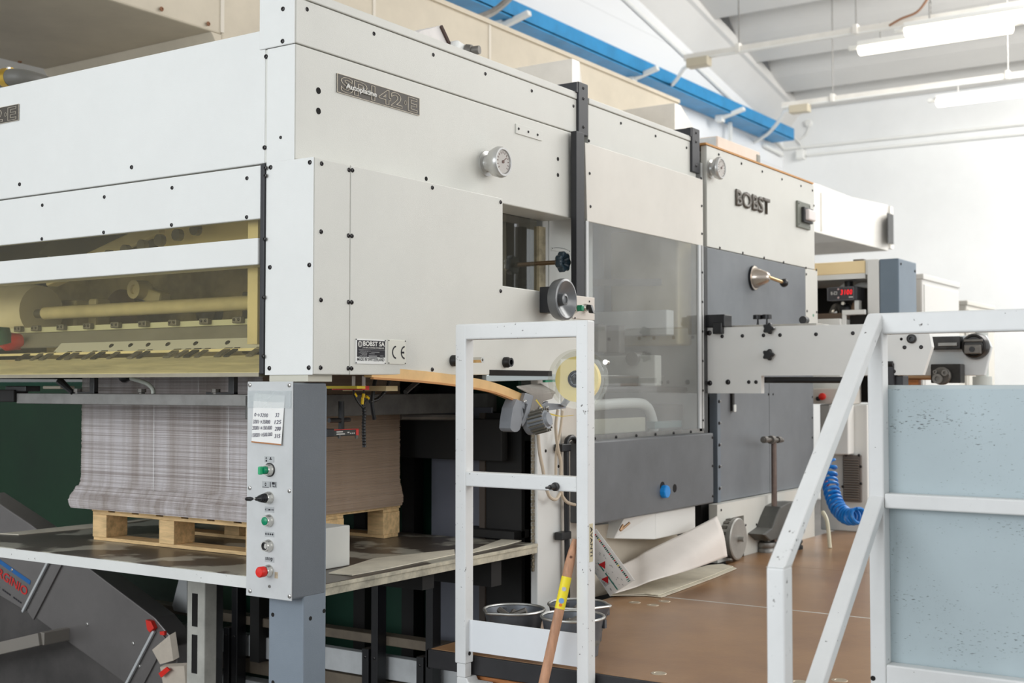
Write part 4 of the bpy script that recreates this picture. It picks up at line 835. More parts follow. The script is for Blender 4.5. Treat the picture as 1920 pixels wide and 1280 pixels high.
# digital counter
ctr_ = thing('digital_counter', t_(1580, 551)+Vector((0, .0, -.05)), 'black digital counter with red glowing digits under the yellow beam', 'counter')
a, b = t_(1552, 537), t_(1609, 564)
cxz = MB().box(a.x, b.x, BY-.02, BY+.12, b.z+.004, a.z-.006).build('case', mat('counter_black', (58, 58, 62), .4), ctr_, .006)
frm = MB()
for u0, u1, v0, v1 in ((.03, .90, .06, .09), (.03, .90, .88, .91), (.03, .045, .06, .91), (.885, .90, .06, .91)):
    W0, H0 = b.x-a.x, a.z-b.z; frm.box(a.x+u0*W0, a.x+u1*W0, BY-.022, BY-.02, b.z+v0*H0, b.z+v1*H0)
frm.build('bezel_line', mat('bezel_grey', (120, 120, 124), .5), ctr_)
text('red_digits', '3100', mat('led_red', (255, 16, 30), .4, emit=1.1), ctr_, (a.x+.47*W0, BY-.021, b.z+.42*H0), (1, 0, 0), (0, 0, 1), .028, W0*.38, .0, .001, 0, .12, 'LEFT', 1.15)
text('small_lettering', 'E-\u25a1', inkw, ctr_, (a.x+.15*W0, BY-.021, b.z+.44*H0), (1, 0, 0), (0, 0, 1), .016, W0*.2, .02, .001)
MB().box(a.x+.74*W0, a.x+.87*W0, BY-.022, BY-.02, b.z+.22*H0, b.z+.28*H0).build('small_print', inkw, ctr_)
for v in (.24, .78): MB().lathe((a.x+.39*W0, BY-.02, b.z+v*H0), (0, -1, 0), [(0, .006), (.003, .005), (.003, 0)], 10).build('led', mat('led_off', (206, 176, 176), .4), ctr_)
# far grey cabinets behind the rail
def farbox(label, px0, px1, pt, pb, Y, d, m, rx=None):
    a, b = A(px0, pt, Y=Y), A(px1, pt, Y=Y); z0 = A(px0, pb, Y=Y).z
    o = thing('far_cabinet', ((a.x+b.x)/2, Y+d/2, 0), label, 'cabinet')
    MB().box(a.x, b.x, Y, Y+d, 0.0, a.z).build('body', m, o, .01)
    MB().box(a.x, b.x+.01, Y-.005, Y+d, a.z-.03, a.z+.006).build('top_edge', m, o, .005)
    MB().box(b.x-.001, b.x+.006, Y+.03, Y+d-.03, .9, a.z-.06).build('side_panel', m, o, .003)
    return o
o = farbox('pale grey cabinet behind the blue grey one', 1700, 1729, 516, 610, 5.6, .9, mat('pale_cabinet', (222, 221, 216), .5))
o = farbox('low pale beige table far behind the top rail', 1765, 1812, 566, 610, 7.6, .9, mat('beige_cabinet', (204, 200, 190), .5))
o = farbox('small blue grey cabinet seen under the top rail beside the arm head', 1744, 1768, 605, 640, 6.6, .4, mat('cabinet_blue_grey', (112, 128, 142), .4))
o = farbox('small pale cabinet right of the blue grey one under the top rail', 1770, 1789, 612, 640, 7.1, .3, mat('beige_cabinet', (204, 200, 190), .5))
# white lower unit behind the diagonal rail
lo = thing('end_cabinet', (.1, 4.0, PZ), 'white lower cabinet with louvred vent and red button behind the sloping rail', 'cabinet')
LY = 4.15
u_ = lambda x, y: A(x, y, Y=LY)
MB().box(-.10, u_(1626, 800).x, LY, LY+.3, PZ, u_(1560, 758).z).build('body', white, lo, .006)
MB().box(u_(1524, 740).x, u_(1590, 740).x, LY-.02, LY+.2, u_(1530, 757).z, u_(1530, 728).z).build('button_box', mat('pinkish_cream', (222, 214, 204), .5), lo, .004)
MB().lathe(u_(1547, 743)+Vector((0, -.02, 0)), (0, -1, 0), [(0, .012), (.014, .012), (.016, .019), (.03, .019), (.034, .014), (.034, 0)], 16).build('red_button', red, lo, 0, 2, True)
MB().tube([u_(1523, 718)+Vector((0, -.1, 0)), u_(1531, 752)+Vector((0, -.1, 0))], .010, 8).build('chrome_lever', chrome, lo, 0, 2, True)
MB().lathe(u_(1538, 747)+Vector((0, -.02, 0)), (0, -1, 0), [(0, .012), (.02, .012), (.02, 0)], 12).build('black_knob', blackp, lo)
MB().lathe(u_(1593, 822), (0, -1, 0), [(0, .016), (.02, .014), (.028, 0)], 14).build('yellow_knob', mat('cream_knob', (226, 214, 170), .5), lo, 0, 2, True)
MB().box(u_(1566, 800).x, u_(1602, 800).x, LY-.10, LY-.001, u_(1580, 850).z, u_(1580, 758).z).build('white_box', plastw, lo, .006)
a, b = u_(1582, 852), u_(1617, 948)
vt = MB().box(a.x, b.x, LY-.02, LY, b.z+.02, a.z).build('vent_frame', mat('vent_brown_grey', (110, 102, 96), .5), lo, .003)
for k in range(17):
    z = b.z+.035+k*(a.z-b.z-.05)/17; MB().obox(((a.x+b.x)/2, LY-.024, z), ((b.x-a.x)/2-.01, 0, 0), (0, .006, -.004), (0, .0008, .0012)).build('louvre', mat('vent_slat', (140, 132, 124), .5), vt)
screws(vt, [(a.x+.02, LY-.02, a.z), (b.x, LY-.02, a.z-.06), (b.x, LY-.02, b.z+.12), (a.x, LY-.02, b.z+.1), (b.x-.01, LY-.02, a.z)], (0, -1, 0), .008)
# blue coiled air hose
cpth = smooth_path([A(1562, 862, Y=3.55), A(1560, 880, Y=3.5), A(1557, 905, Y=3.45), A(1562, 930, Y=3.4), A(1572, 953, Y=3.35), A(1590, 968, Y=3.3), A(1612, 966, Y=3.25)], 40)
hx = []; N = len(cpth); R0 = .034; turns = 17; acc = 0
for i in range(N):
    t = (cpth[min(i+1, N-1)]-cpth[max(i-1, 0)]).normalized(); u = t.cross(Vector((0, 1, 0.2))).normalized(); w = t.cross(u)
    f = i/(N-1); an = 2*math.pi*turns*(f**1.45); rr_ = R0*min(1, .25+f*2.2)
    hx.append(cpth[i]+(u*math.cos(an)+w*math.sin(an))*rr_)
hx2 = smooth_path(hx, 3)
co = thing('coiled_air_hose', hx[-1], 'blue coiled air hose hanging down onto the platform behind the rails', 'hose')
MB().tube(hx2, .0075, 6).build('coil', mat('blue_hose', (16, 122, 204), .3), co, 0, 2, True)
MB().tube([A(1553, 905, Y=3.46), A(1548, 908, Y=3.46)], .012, 8).build('red_fitting', red, co)
cable('pale_hose', [A(1543, 960, Y=3.5), A(1551, 978, Y=3.45), Vector((A(1556, 992, Y=3.42).x, 3.42, PZ))], .010, mat('cream_hose', (226, 218, 190), .5), 'thin cream hose standing beside the blue coil', 'hose')

# ------------------------------------------------------------------ platform
plm = mat('brown_platform_board', (164, 126, 90), .30, 0, .28, 2.2, .12, 90, dark=(138, 104, 76))
edge = mat('black_platform_edge', (40, 38, 40), .6, 0, .2, 12)
pf = thing('work_platform', (1.2, 3, 0), 'brown board working platform with black edge beside the press', 'platform')
P0y = .49
Yj = [P0y, A(1450, 1140, Z=PZ).y, A(1500, 1063, Z=PZ).y, 4.0, 5.2]
for i in range(4): MB().box(.03 if i < 2 else BX+.0, 2.6, Yj[i]+.0015, Yj[i+1]-.0015, PZ-.012, PZ).build('board', plm, pf, .001)
MB().box(.03, 2.6, Yj[1]-.004, Yj[1]+.004, PZ-.004, PZ+.0012).build('joint_strip', mat('joint_metal', (206, 202, 194), .4, .4), pf)
MB().box(.02, 2.6, P0y-.012, P0y+.0, PZ-.055, PZ-.001).build('front_edge', edge, pf, .002)
MB().box(.018, .03, P0y-.012, 1.45, PZ-.055, PZ-.001).build('side_edge', edge, pf, .002)
MB().box(.04, 2.6, P0y+.02, 5.2, PZ-.06, PZ-.013).build('under_frame', dark_steel, pf)
for px, py in ((1190, 1129), (1224, 1134), (1246, 1127), (1574, 1275), (1497, 1278), (1235, 1262)):
    c = A(px, py, Z=PZ); MB().lathe((c.x, c.y, PZ), (0, 0, 1), [(0, .022), (.0012, .021), (.0012, .013), (.0004, .012), (.0004, 0)], 18).build('washer', mat('worn_washer', (196, 182, 160), .35, .6), pf)
for x in (.12, .55, 1.1): MB().box(x, x+.05, .58, .63, 0, PZ-.06).build('leg', white, pf, .003)
wb = tag(MB().box(.14, .44, .50, .62, PZ-.115, PZ-.062).build('wooden_beam', woodx, None, .003), 'short orange wooden beam end under the platform edge', 'beam')
br = thing('foot_bracket', (.2, .47, .6), 'white bent metal bracket under the left leg of the small guard rail', 'bracket')
# ------------------------------------------------------------------ small guard rail on the platform edge
gr = thing('guard_rail', (.35, .47, PZ), 'small white square-tube guard rail with kick plate in front of the buckets', 'railing')
GY = .43
g_ = lambda x, y: A(x, y, Y=GY)
w = .04
xl, xr_ = g_(853, 900).x, g_(1108, 900).x
zt1 = (g_(853, 607).z+g_(1097, 600).z)/2
xr0 = g_(1080, 900).x
zlow = g_(858, 1243).z
MB().box(xl, g_(873, 900).x, GY, GY+w, zlow, zt1-.001).build('post', railw, gr, .004, 3)
MB().box(xr0, g_(1102, 900).x, GY, GY+w, .45, zt1-.001).build('post', railw, gr, .004, 3)
MB().box(xl+.001, g_(1102, 900).x-.001, GY+.001, GY+w-.001, zt1-.046, zt1).build('top_rail', railw, gr, .005, 3)
zm1 = g_(975, 889).z; zm0 = g_(975, 917).z
MB().box(g_(872, 900).x, xr0, GY+.002, GY+w-.002, zm0, zm1).build('middle_rail', railw, gr, .004, 3)
kz1 = g_(887, 1165).z; kz0 = g_(887, 1225).z
MB().box(g_(872, 1165).x, xr0, GY+.018, GY+.022, kz0, kz1).build('kick_plate', mat('kick_plate_white', (236, 238, 240), .4, 0, .02, 4), gr, .001)
c = g_(1042, 912); MB().lathe(c, (0, -1, 0), [(0, .012), (.006, .012), (.008, .008), (.03, .007), (.03, .004), (.05, .003), (.05, 0)], 14).build('bolt', darkgrey, gr, 0, 2, True)
c = g_(880, 1228); MB().lathe((g_(873, 900).x, GY+.02, c.z), (1, 0, 0), [(0, .006), (.001, .006), (.001, 0)], 10).build('hole', hole, gr)
MB().box(xl+.004, g_(873, 900).x-.004, GY+.004, GY+w-.004, zlow-.04, zlow).build('foot_tube', railw, gr, .003)
MB().prism([(xl+.004, GY+.004, zlow-.04), (xl+.04, GY+.004, zlow-.04), (xl+.046, GY+.004, zlow-.052), (xl+.10, GY+.004, zlow-.052), (xl+.10, GY+.004, zlow-.10), (xl+.004, GY+.004, zlow-.10)], (0, .05, 0)).build('bent_bracket', railw, br, .003)
MB().box(xl+.004, xl+.27, GY+.06, GY+.19, PZ-.121, PZ-.116).build('flat_plate', railw, br, .002)
# tape with lettering on the right post
tpz0, tpz1 = g_(1110, 1055).z, g_(1110, 983).z; xx = g_(1102, 900).x
tp_ = MB().box(xx, xx+.0008, GY+.008, GY+.026, tpz0, tpz1).build('tape_label', mat('beige_tape', (206, 194, 160), .6), gr)
text('black_lettering', 'AVANTI', ink, tp_, (xx+.001, GY+.012, tpz1-.008), (0, 0, -1), (0, 1, 0), .011, (tpz1-tpz0)*.78, .02)
# ------------------------------------------------------------------ stair railing with panel
sr = thing('stair_railing', (1.4, .45, PZ), 'large white stair railing with sloping handrails and a grey panel on the right', 'railing')
SY = .428
v_ = lambda x, y: A(x, y, Y=SY)
zt2 = v_(1640, 587).z
pw = .044
px0 = v_(1628, 900).x; px1 = v_(1657, 900).x
MB().box(px0, px1, SY, SY+pw, .4, zt2-.002).build('post', railw, sr, .004, 3)
MB().box(px0+.001, 2.35, SY+.001, SY+pw-.001, zt2-.050, zt2).build('top_rail', railw, sr, .005, 3)
zmr1, zmr0 = v_(1662, 925).z, v_(1662, 953).z
MB().box(px1, 2.35, SY+.002, SY+pw-.002, zmr0, zmr1).build('middle_rail', railw, sr, .004, 3)
zl1 = v_(1662, 1246).z
MB().box(px1, 2.35, SY+.002, SY+pw-.002, zl1-.06, zl1).build('lower_rail', railw, sr, .004, 3)
pnz = v_(1662, 728).z
gpan = mat('pale_blue_grey_panel', (178, 194, 198), .42, 0, .05, 2.5)
def scuffed():
    m = speckled('scuffed_panel', (182, 196, 200), (112, 120, 122), .665, .42, 110, (1, 1, 3.5)); return m
MB().box(px1-.005, 2.35, SY+pw, SY+pw+.004, zl1-.05, pnz).build('panel', scuffed(), sr, .001)
MB().box(px1-.005, 2.35, SY+pw, SY+pw+.05, pnz-.002, pnz+.008).build('panel_lip', mat('lip_steel', (176, 184, 184), .45, .2), sr, .001)
c = v_(1637, 1271); MB().lathe(c-Vector((0, .0006, 0)), (0, -1, 0), [(0, .006), (.0005, .006), (.0005, 0)], 12).build('hole', hole, sr)
# near post and the two sloping rails, running towards the camera
qn = DIR+RIGHT*((1437-960)/F)-UP*((1150-640)/F)
NY = CAM.y+(px0-CAM.x)*qn.y/qn.x
nx0, nx1 = px0, px1
n_ = lambda x, y: A(x, y, Y=NY)
zk = n_(1450, 1064).z
MB().box(nx0, nx1, NY, NY+pw, .3, zk).build('near_post', railw, sr, .004, 3)
MB().prism([(nx0, NY, zk), (nx1, NY, zk), (nx1, NY+pw, zk-.0), (nx0, NY+pw, zk)], (0, 0, .0005)).build('weld', railw, sr)
def slope(xa, ya, za, xb, yb, zb, wd, dp, name):
    # sheared tube: horizontal width along X, depth along Y, between two cut ends
    return MB().add([(xa, ya, za), (xa+wd, ya, za), (xa+wd, ya+dp, za), (xa, ya+dp, za), (xb, yb, zb), (xb+wd, yb, zb), (xb+wd, yb+dp, zb), (xb, yb+dp, zb)],
                    [(0, 1, 2, 3), (4, 5, 6, 7), (0, 1, 5, 4), (1, 2, 6, 5), (2, 3, 7, 6), (3, 0, 4, 7)]).build(name, railw, sr, .004, 3)
slope(nx0, NY, zk, px0, SY-.001, zt2-.004, px1-px0, pw, 'handrail')
za = A(1640, 930, Y=SY).z; zB = za-(zt2-zk)
slope(nx0, NY, zB, px0, SY-.001, za, px1-px0, pw, 'knee_rail')
# ------------------------------------------------------------------ control pedestal
pdx0, pdx1 = -.158, -.028
pe = thing('control_pedestal', (-.09, .03, 0), 'grey control pedestal with green, black and red buttons under the feeder corner', 'control box')
po = MB().box(pdx0, pdx1, .0, .09, 0, 1.60).build('post', mat('pedestal_grey', (128, 138, 148), .42, 0, .05, 4, .2, 400), pe, .004)
def pole_hole(px, py, face):
    if face == 'f': c = A(px, py, Y=0); MB().lathe(c, (0, -1, 0), [(0, .006), (.0006, .006), (.0006, 0)], 10).build('hole', hole, po)
    else: c = A(px, py, X=pdx1); MB().lathe(c, (1, 0, 0), [(0, .006), (.0006, .006), (.0006, 0)], 10).build('hole', hole, po)
for p in ((511.5, 1152, 'f'), (582, 1159, 's'), (607.5, 1145, 's'), (512, 1279, 'f')): pole_hole(*p)
bx0, bx1, by0, by1 = -.196, -.0275, -.045, .088
bz0, bz1 = 1.026, 1.612
hsg = MB().box(bx0+.003, bx1, by0, by1, bz0+.001, bz1-.003).build('housing', mat('housing_grey', (106, 112, 118), .42, 0, .05, 4, .25, 380), pe, .006, 3)
fpz = mat('face_plate_paint', (206, 207, 206), .45, 0, .05, 7)
fy = by0-.004
fp = MB().box(bx0, bx1+.001, fy, by0, bz0, bz1).build('face_plate', fpz, pe, .0015)
f_ = lambda x, y: A(x, y, Y=fy)
screws(fp, [f_(x, y) for x, y in ((468.5, 721.5), (542.5, 722), (468.5, 914.5), (542.5, 920), (469, 1107.5), (543, 1117.5))], (0, -1, 0), .0062, MATS['bright_screw'])
def icon(px0, py0, px1, py1, draw):
    a, b = f_(px0, py0), f_(px1, py1)
    o = MB().box(a.x, b.x, fy-.0012, fy, b.z, a.z).build('symbol_plate', mat('symbol_grey', (176, 178, 178), .5), fp, .0004)
    W1, H1 = b.x-a.x, a.z-b.z; m = MB(); y = fy-.0012
    def r(u0, v0, u1, v1): m.box(a.x+u0*W1, a.x+u1*W1, y-.0004, y+.0002, b.z+v0*H1, b.z+v1*H1)
    def tri(u, v, su, sv): m.prism([(a.x+(u-su)*W1, y-.0003, b.z+v*H1), (a.x+(u+su)*W1, y-.0003, b.z+v*H1), (a.x+u*W1, y-.0003, b.z+(v+sv)*H1)], (0, .0004, 0))
    draw(r, tri)
    if m.v: m.build('symbol', ink, o)
    return o
icon(496, 855, 514, 867, lambda r, t: (t(.22, .62, .10, .28), r(.16, .1, .30, .4), r(.55, .45, .8, .62), r(.62, .62, .72, .9)))
icon(492, 901.5, 505, 914, lambda r, t: (t(.5, .58, .14, .25), t(.5, .45, .14, -.25), r(.05, .0, .95, .10)))
icon(506, 902, 519, 914.5, lambda r, t: (r(.1, .1, .18, .9), r(.82, .1, .9, .9), r(.35, .5, .75, .9), r(.4, .2, .6, .35), t(.65, .25, .15, -.2)))
icon(497, 949, 514, 961, lambda r, t: (r(.05, .56, .95, .62), r(.05, .34, .95, .40), r(.42, .38, .58, .6), r(.05, .34, .1, .62), r(.9, .34, .95, .62)))
icon(497, 996, 514, 1007, lambda r, t: [t(.14+.24*k, .55, .10, .25) for k in range(4)]+[t(.14+.24*k, .55, .10, -.25) for k in range(4)])
so = icon(497, 1043, 514, 1054.5, lambda r, t: None)
a, b = f_(497, 1043), f_(514, 1054.5)
text('black_lettering', 'stop', ink, so, (a.x+.003, fy-.0013, b.z+.0055), (1, 0, 0), (0, 0, 1), .0105, (b.x-a.x)*.8, .012)
def bezel(px, py, r=.0155, d=.018):
    c = f_(px, py); return c, MB().lathe(c, (0, -1, 0), [(0, r*1.08), (.004, r*1.08), (.006, r*.98), (d*.7, r*.98), (d, r*.86), (d, r*.72), (d*.75, r*.70), (d*.75, 0)], 26).build('bezel', chrome, fp, 0, 2, True)
c, z = bezel(506, 880.5); 
MB().lathe(c, (0, -1, 0), [(0, .019), (.003, .019), (.003, 0)], 24).build('black_ring', blackp, z, 0, 2, True)
kb = MB().lathe(c+Vector((0, -.014, 0)), (0, -1, 0), [(0, .011), (.014, .0105), (.016, .009), (.016, 0)], 20).build('green_selector', green, z, 0, 2, True)
MB().box(c.x-.0045, c.x+.0045, c.y-.042, c.y-.028, c.z-.011, c.z+.011).build('green_handle', mat('light_green', (28, 170, 110), .3), z, .003)
c, z = bezel(505, 932.5)
MB().lathe(c+Vector((0, -.014, 0)), (0, -1, 0), [(0, .0125), (.006, .013), (.009, .0112), (.012, .0118), (.015, .0098), (.018, .0105), (.021, .0085), (.024, .009), (.030, .006), (.036, .005), (.036, 0)], 20).build('joystick_boot', blackp, z, 0, 2, True)
e = c+Vector((-.004, -.062, .001)); MB().tube([c+Vector((0, -.044, 0)), e], .0022, 8).build('joystick_rod', chrome, z)
MB().tube([e+Vector((0, .004, 0)), e+Vector((-.0005, -.004, 0)), e+Vector((-.001, -.018, .001)), e+Vector((-.001, -.022, .001))], [.0035, .006, .005, .002], 12).build('joystick_tip', blackp, z, 0, 2, True)
c, z = bezel(505, 975.5); MB().lathe(c+Vector((0, -.013, 0)), (0, -1, 0), [(0, .0115), (.006, .0112), (.007, .010), (.0075, 0)], 22).build('green_button', green, z, 0, 2, True)
c, z = bezel(504.5, 1022.5); MB().lathe(c+Vector((0, -.010, 0)), (0, -1, 0), [(0, .0115), (.006, .0112), (.006, .008), (.003, .007), (.003, 0)], 22).build('black_button', blackp, z, 0, 2, True)
c, z = bezel(504.5, 1069.5); MB().lathe(c+Vector((0, -.014, 0)), (0, -1, 0), [(0, .009), (.006, .009), (.007, .0145), (.022, .0145), (.025, .012), (.026, 0)], 24).build('red_stop_button', red, z, 0, 2, True)
MB().lathe(f_(505.5, 1099), (0, -1, 0), [(0, .0045), (.002, .0042), (.002, .002), (0.0005, .002), (.0005, 0)], 12).build('lock', steel, fp)
MB().box(f_(515, 1078).x, f_(521, 1078).x, fy-.0003, fy, f_(518, 1084).z, f_(518, 1072).z).build('glue_stain', mat('stain', (196, 178, 150), .6, 0, .2, 60), fp)
# handwritten note under clear adhesive tape
a = f_(476, 766); b = f_(531, 833)
nt_ = thing('handwritten_note', ((a.x+b.x)/2, fy, b.z), 'handwritten white card with four lines of numbers taped to the control box', 'note')
tl_, tr__, br__, bl__ = f_(477, 737), f_(535, 741), f_(530.5, 834), f_(474.5, 828)
MB().prism([v+Vector((0, -d, 0)) for v, d in ((tl_, .0015), (tr__, .0015), (br__, .007), (bl__, .006))], (0, .0008, 0)).build('card', paper, nt_)
MB().prism([v+Vector((0, -d, 0)) for v, d in ((f_(474.5, 826.5), .0065), (f_(530.5, 832), .0075), (f_(530.5, 834.5), .0075), (f_(474.5, 829), .0065))], (0, .001, 0)).build('torn_edge', mat('brown_card_edge', (176, 120, 76), .8), nt_)
a, b = f_(465.5, 732), f_(546.5, 765); MB().box(a.x, b.x, fy-.0030, fy-.0022, b.z, f_(465.5, 732).z).build('clear_tape', clear('tape', (244, 246, 246), 1.25, .2, .28, (240, 242, 242)), nt_)
pen = mat('navy_pen', (38, 26, 66), .6)
for k, (l, rgt, y, w0, w1) in enumerate((('0\u21923200', '32', 775.5, .46, .13), ('3201\u219235000', '125', 788.5, .58, .23), ('35001\u2192150.000', '200', 800.5, .66, .20), ('150001\u2192500.000', '315', 814, .68, .19))):
    L_, R_e = f_(475, y), f_(531, y); W2 = R_e.x-L_.x; x = L_.x+W2*(.07 if k == 0 else .03 if k < 2 else .015)
    yy = fy-.0037-.0018*k*.6
    text('handwriting', l, pen, nt_, (x, yy, L_.z-.007), (1, 0, -.03+.03*k), (0, 0, 1), .0100, W2*w0, .004, .0003, 0, .2)
    text('handwriting', rgt, pen, nt_, (L_.x+W2*(.77 if k != 1 else .75), yy, L_.z-.0075), (1, 0, .03), (0, 0, 1), .0105, W2*w1, .006, .0003, 0, .2)

# ------------------------------------------------------------------ lifting table with pallet and sheets
TZ = 1.048
tx1, ty0 = -.055, .10
ta = thing('lifting_table', (-1, .65, .5), 'worn lifting table with white painted edges carrying the pallet', 'table')
tm = speckled('worn_table_top', (88, 80, 72), (176, 172, 158), .50, .35, 5.0, (1, 1, 1))
MB().box(-1.88, tx1-.003, ty0+.003, 1.205, TZ-.022, TZ).build('top', tm, ta)
ed = speckled('chipped_white_edge', (226, 226, 222), (96, 84, 72), .70, .5, 60)
MB().box(-1.885, tx1, ty0, ty0+.004, TZ-.036, TZ-.002).build('front_edge', ed, ta, .001)
sde = mat('dirty_cream_edge', (206, 198, 176), .6, 0, .3, 12)
MB().box(tx1-.004, tx1, ty0+.004, 1.21, TZ-.034, TZ-.012).build('side_edge', sde, ta, .001)
MB().box(tx1-.002, tx1+.004, ty0+.004, 1.21, TZ-.012, TZ-.001).build('side_lip', sde, ta, .001)
MB().box(-1.885, -1.88, ty0, 1.21, TZ-.034, TZ-.001).build('left_edge', ed, ta, .001)
MB().box(-1.80, tx1-.05, .62, .68, TZ-.09, TZ-.023).box(-1.80, tx1-.05, 1.0, 1.06, TZ-.13, TZ-.023).build('beam', dark_steel, ta)
def sheet(name, pts, z, m, label):
    ps = [A(x, y, Z=z) for x, y in pts]; return tag(MB().prism([(p.x, p.y, z) for p in ps], (0, 0, .003)).build(name, m, None), label, 'cardboard')
sheet('cardboard_strip', [(616, 1075), (700, 1048), (852, 1031), (853, 1040), (720, 1068), (660, 1079)], TZ+.001, cardc, 'long cream cardboard strip along the right edge of the lifting table')
sheet('cardboard_strip', [(882, 1033), (940, 1012), (978, 1014), (950, 1022), (885, 1037)], TZ+.001, cardc, 'small cream cardboard piece at the far right corner of the lifting table')
sheet('cardboard_strip', [(0, 1001), (35, 1003), (175, 990), (285, 974), (150, 985)], TZ+.001, cardc, 'cream cardboard strip along the left edge of the lifting table')
SX0, SX1, SY0, SY1 = -1.43, -.585, .40, 1.10
pa = thing('wooden_pallet', ((SX0+SX1)/2, .75, TZ), 'pale wooden pallet on the lifting table under the sheet stack', 'pallet')
bwl = .075
def block(x, y): return MB().box(x, x+bwl, y, y+bwl*1.25, TZ+.013, TZ+.093).build('block', wood, pa, .002)
xs_ = [SX0, A(298, 1000, Y=SY0).x, SX1-bwl]
for y in (SY0, .70, SY1-bwl*1.25):
    for x in xs_: block(x, y)
    MB().box(SX0, SX1, y+.005, y+.085, TZ+.001, TZ+.013).build('bottom_board', wood, pa, .001)
    MB().box(SX0, SX1, y, y+.09, TZ+.0935, TZ+.104).build('stringer_board', wood, pa, .001)
for k in range(7):
    x = SX0+k*(SX1-SX0-.09)/6; MB().box(x, x+.09, SY0-.004, SY1+.004, TZ+.1045, TZ+.115).build('deck_board', wood, pa, .001)
bs = A(322, 1008, Y=SY0); text('stamp', 'EPAL', mat('stamp_ink', (80, 60, 60), .7), pa, (xs_[1]+.006, SY0-.0006, TZ+.05), (1, 0, 0), (0, 0, 1), .016, .05, .01) if False else None
# sheet stack, hundreds of thin layers joined
smat = mat('printed_sheet_edges', (216, 210, 210), .8, 0, .1, 2.2, 0, 1, stretch=(9, 9, .2), dark=(172, 160, 152))
nt2 = smat.node_tree; b2 = nt2.nodes['Principled BSDF']; src = b2.inputs['Base Color'].links[0].from_socket
tc2 = nt2.nodes.new('ShaderNodeTexCoord'); mp2 = nt2.nodes.new('ShaderNodeMapping'); mp2.inputs['Scale'].default_value = (.5, .5, 130)
n2 = nt2.nodes.new('ShaderNodeTexNoise'); n2.inputs['Scale'].default_value = 2; n2.inputs['Detail'].default_value = 4
r2 = nt2.nodes.new('ShaderNodeValToRGB'); r2.color_ramp.elements[0].position = .35; r2.color_ramp.elements[0].color = (.62, .58, .56, 1); r2.color_ramp.elements[1].position = .6; r2.color_ramp.elements[1].color = (1, 1, 1, 1)
mx2 = nt2.nodes.new('ShaderNodeMix'); mx2.data_type = 'RGBA'; mx2.blend_type = 'MULTIPLY'; mx2.inputs[0].default_value = 1
nt2.links.new(tc2.outputs['Object'], mp2.inputs[0]); nt2.links.new(mp2.outputs[0], n2.inputs['Vector']); nt2.links.new(n2.outputs[0], r2.inputs[0])
nt2.links.new(src, mx2.inputs[6]); nt2.links.new(r2.outputs[0], mx2.inputs[7]); nt2.links.new(mx2.outputs[2], b2.inputs['Base Color'])
z0, z1 = TZ+.1155, 1.650; NL = 210
sx0, sx1, sy0, sy1 = A(153, 800, Y=.385).x, SX1+.012, .385, 1.085
stk = MB(); rs = random.Random(3)
for k in range(NL):
    t = k/NL; za_ = z0+(z1-z0)*t; zb_2 = z0+(z1-z0)*(k+.82)/NL
    bulge = .022*math.exp(-((t-.05)/.09)**2); step = .006 if t < .16 else 0
    j = rs.uniform(-.0014, .0014); j2 = rs.uniform(-.0014, .0014)
    stk.box(sx0-bulge-step+j, sx1+bulge*.5+j*1.5, sy0-bulge*1.2+j2-step, sy1+j2+bulge*.3, za_, zb_2)
so_ = stk.build('sheet_stack', smat, None)
brn = mat('brown_board_edges', (176, 152, 130), .85, 0, .12, 3, 0, 1, stretch=(1, 1, 60))
so_.data.materials.append(brn)
for pg in so_.data.polygons:
    if pg.normal.x > .8: pg.material_index = 1
tag(so_, 'tall stack of printed grey board sheets on the wooden pallet', 'paper stack', None, 'stuff')
ws = MB()
for px, ya_, yb_ in ((290, 680, 925), (430, 760, 900), (373, 705, 735)):
    c = A(px, 800, Y=.382).x; ws.add([(c-.0012, .3795, A(px, yb_, Y=.38).z), (c+.0006, .3795, A(px, yb_, Y=.38).z), (c-.001, .3795, A(px, max(ya_, 712), Y=.38).z), (c-.0025, .3795, A(px, max(ya_, 712), Y=.38).z)], [(0, 1, 2, 3)])
ws.build('white_strip', plastw, so_)
# white block on the table
wbk = thing('white_wooden_block', (-.3, .3, TZ), 'scuffed white painted block standing on the table beside the pedestal', 'block')
a = A(656, 1060, Z=TZ); zt3 = A(656, 984, X=a.x).z
MB().box(a.x-.14, a.x, a.y-.25, a.y, TZ+.001, zt3).build('block', speckled('scuffed_white', (218, 218, 212), (120, 116, 108), .70, .6, 40), wbk, .003)

# ------------------------------------------------------------------ bars, cables and small fittings under the feeder
fb = thing('front_clamp_bar', (-1, .17, 1.5), 'long steel bar with clamp levers under the feeder window in front of the stack', 'bar')
Yb = .16
w_ = lambda x, y: A(x, y, Y=Yb)
zb1, zb0 = w_(250, 738).z, w_(250, 759).z
MB().box(w_(31, 740).x, -.17, Yb, Yb+.02, zb0, zb1).build('bar', steel, fb, .002)
for px, wd in ((171, .020), (432, .020)):
    c = w_(px, 720); MB().box(c.x-wd*.6, c.x+wd*.6, Yb+.002, Yb+.02, zb1, 1.640).build('upright', darkgrey, fb, .002); MB().box(c.x-.11, c.x+wd*.6, Yb+.003, Yb+.02, zb1, zb1+.006).build('foot', darkgrey, fb, .001)
for px in (141, 261, 400): c = w_(px, 735); MB().lathe((c.x, Yb+.01, zb1), (0, 0, 1), [(0, .010), (.004, .010), (.005, .014), (.016, .014), (.016, 0)], 8).build('nut', dsteel, fb)
hpts = [w_(x, y)+Vector((0, .012, 0)) for x, y in ((282, 738), (280, 728), (268, 718), (240, 709))]
MB().tube(smooth_path(hpts), .007, 10).build('lever_rod', mat('pale_green_steel', (186, 190, 180), .4), fb, 0, 2, True)
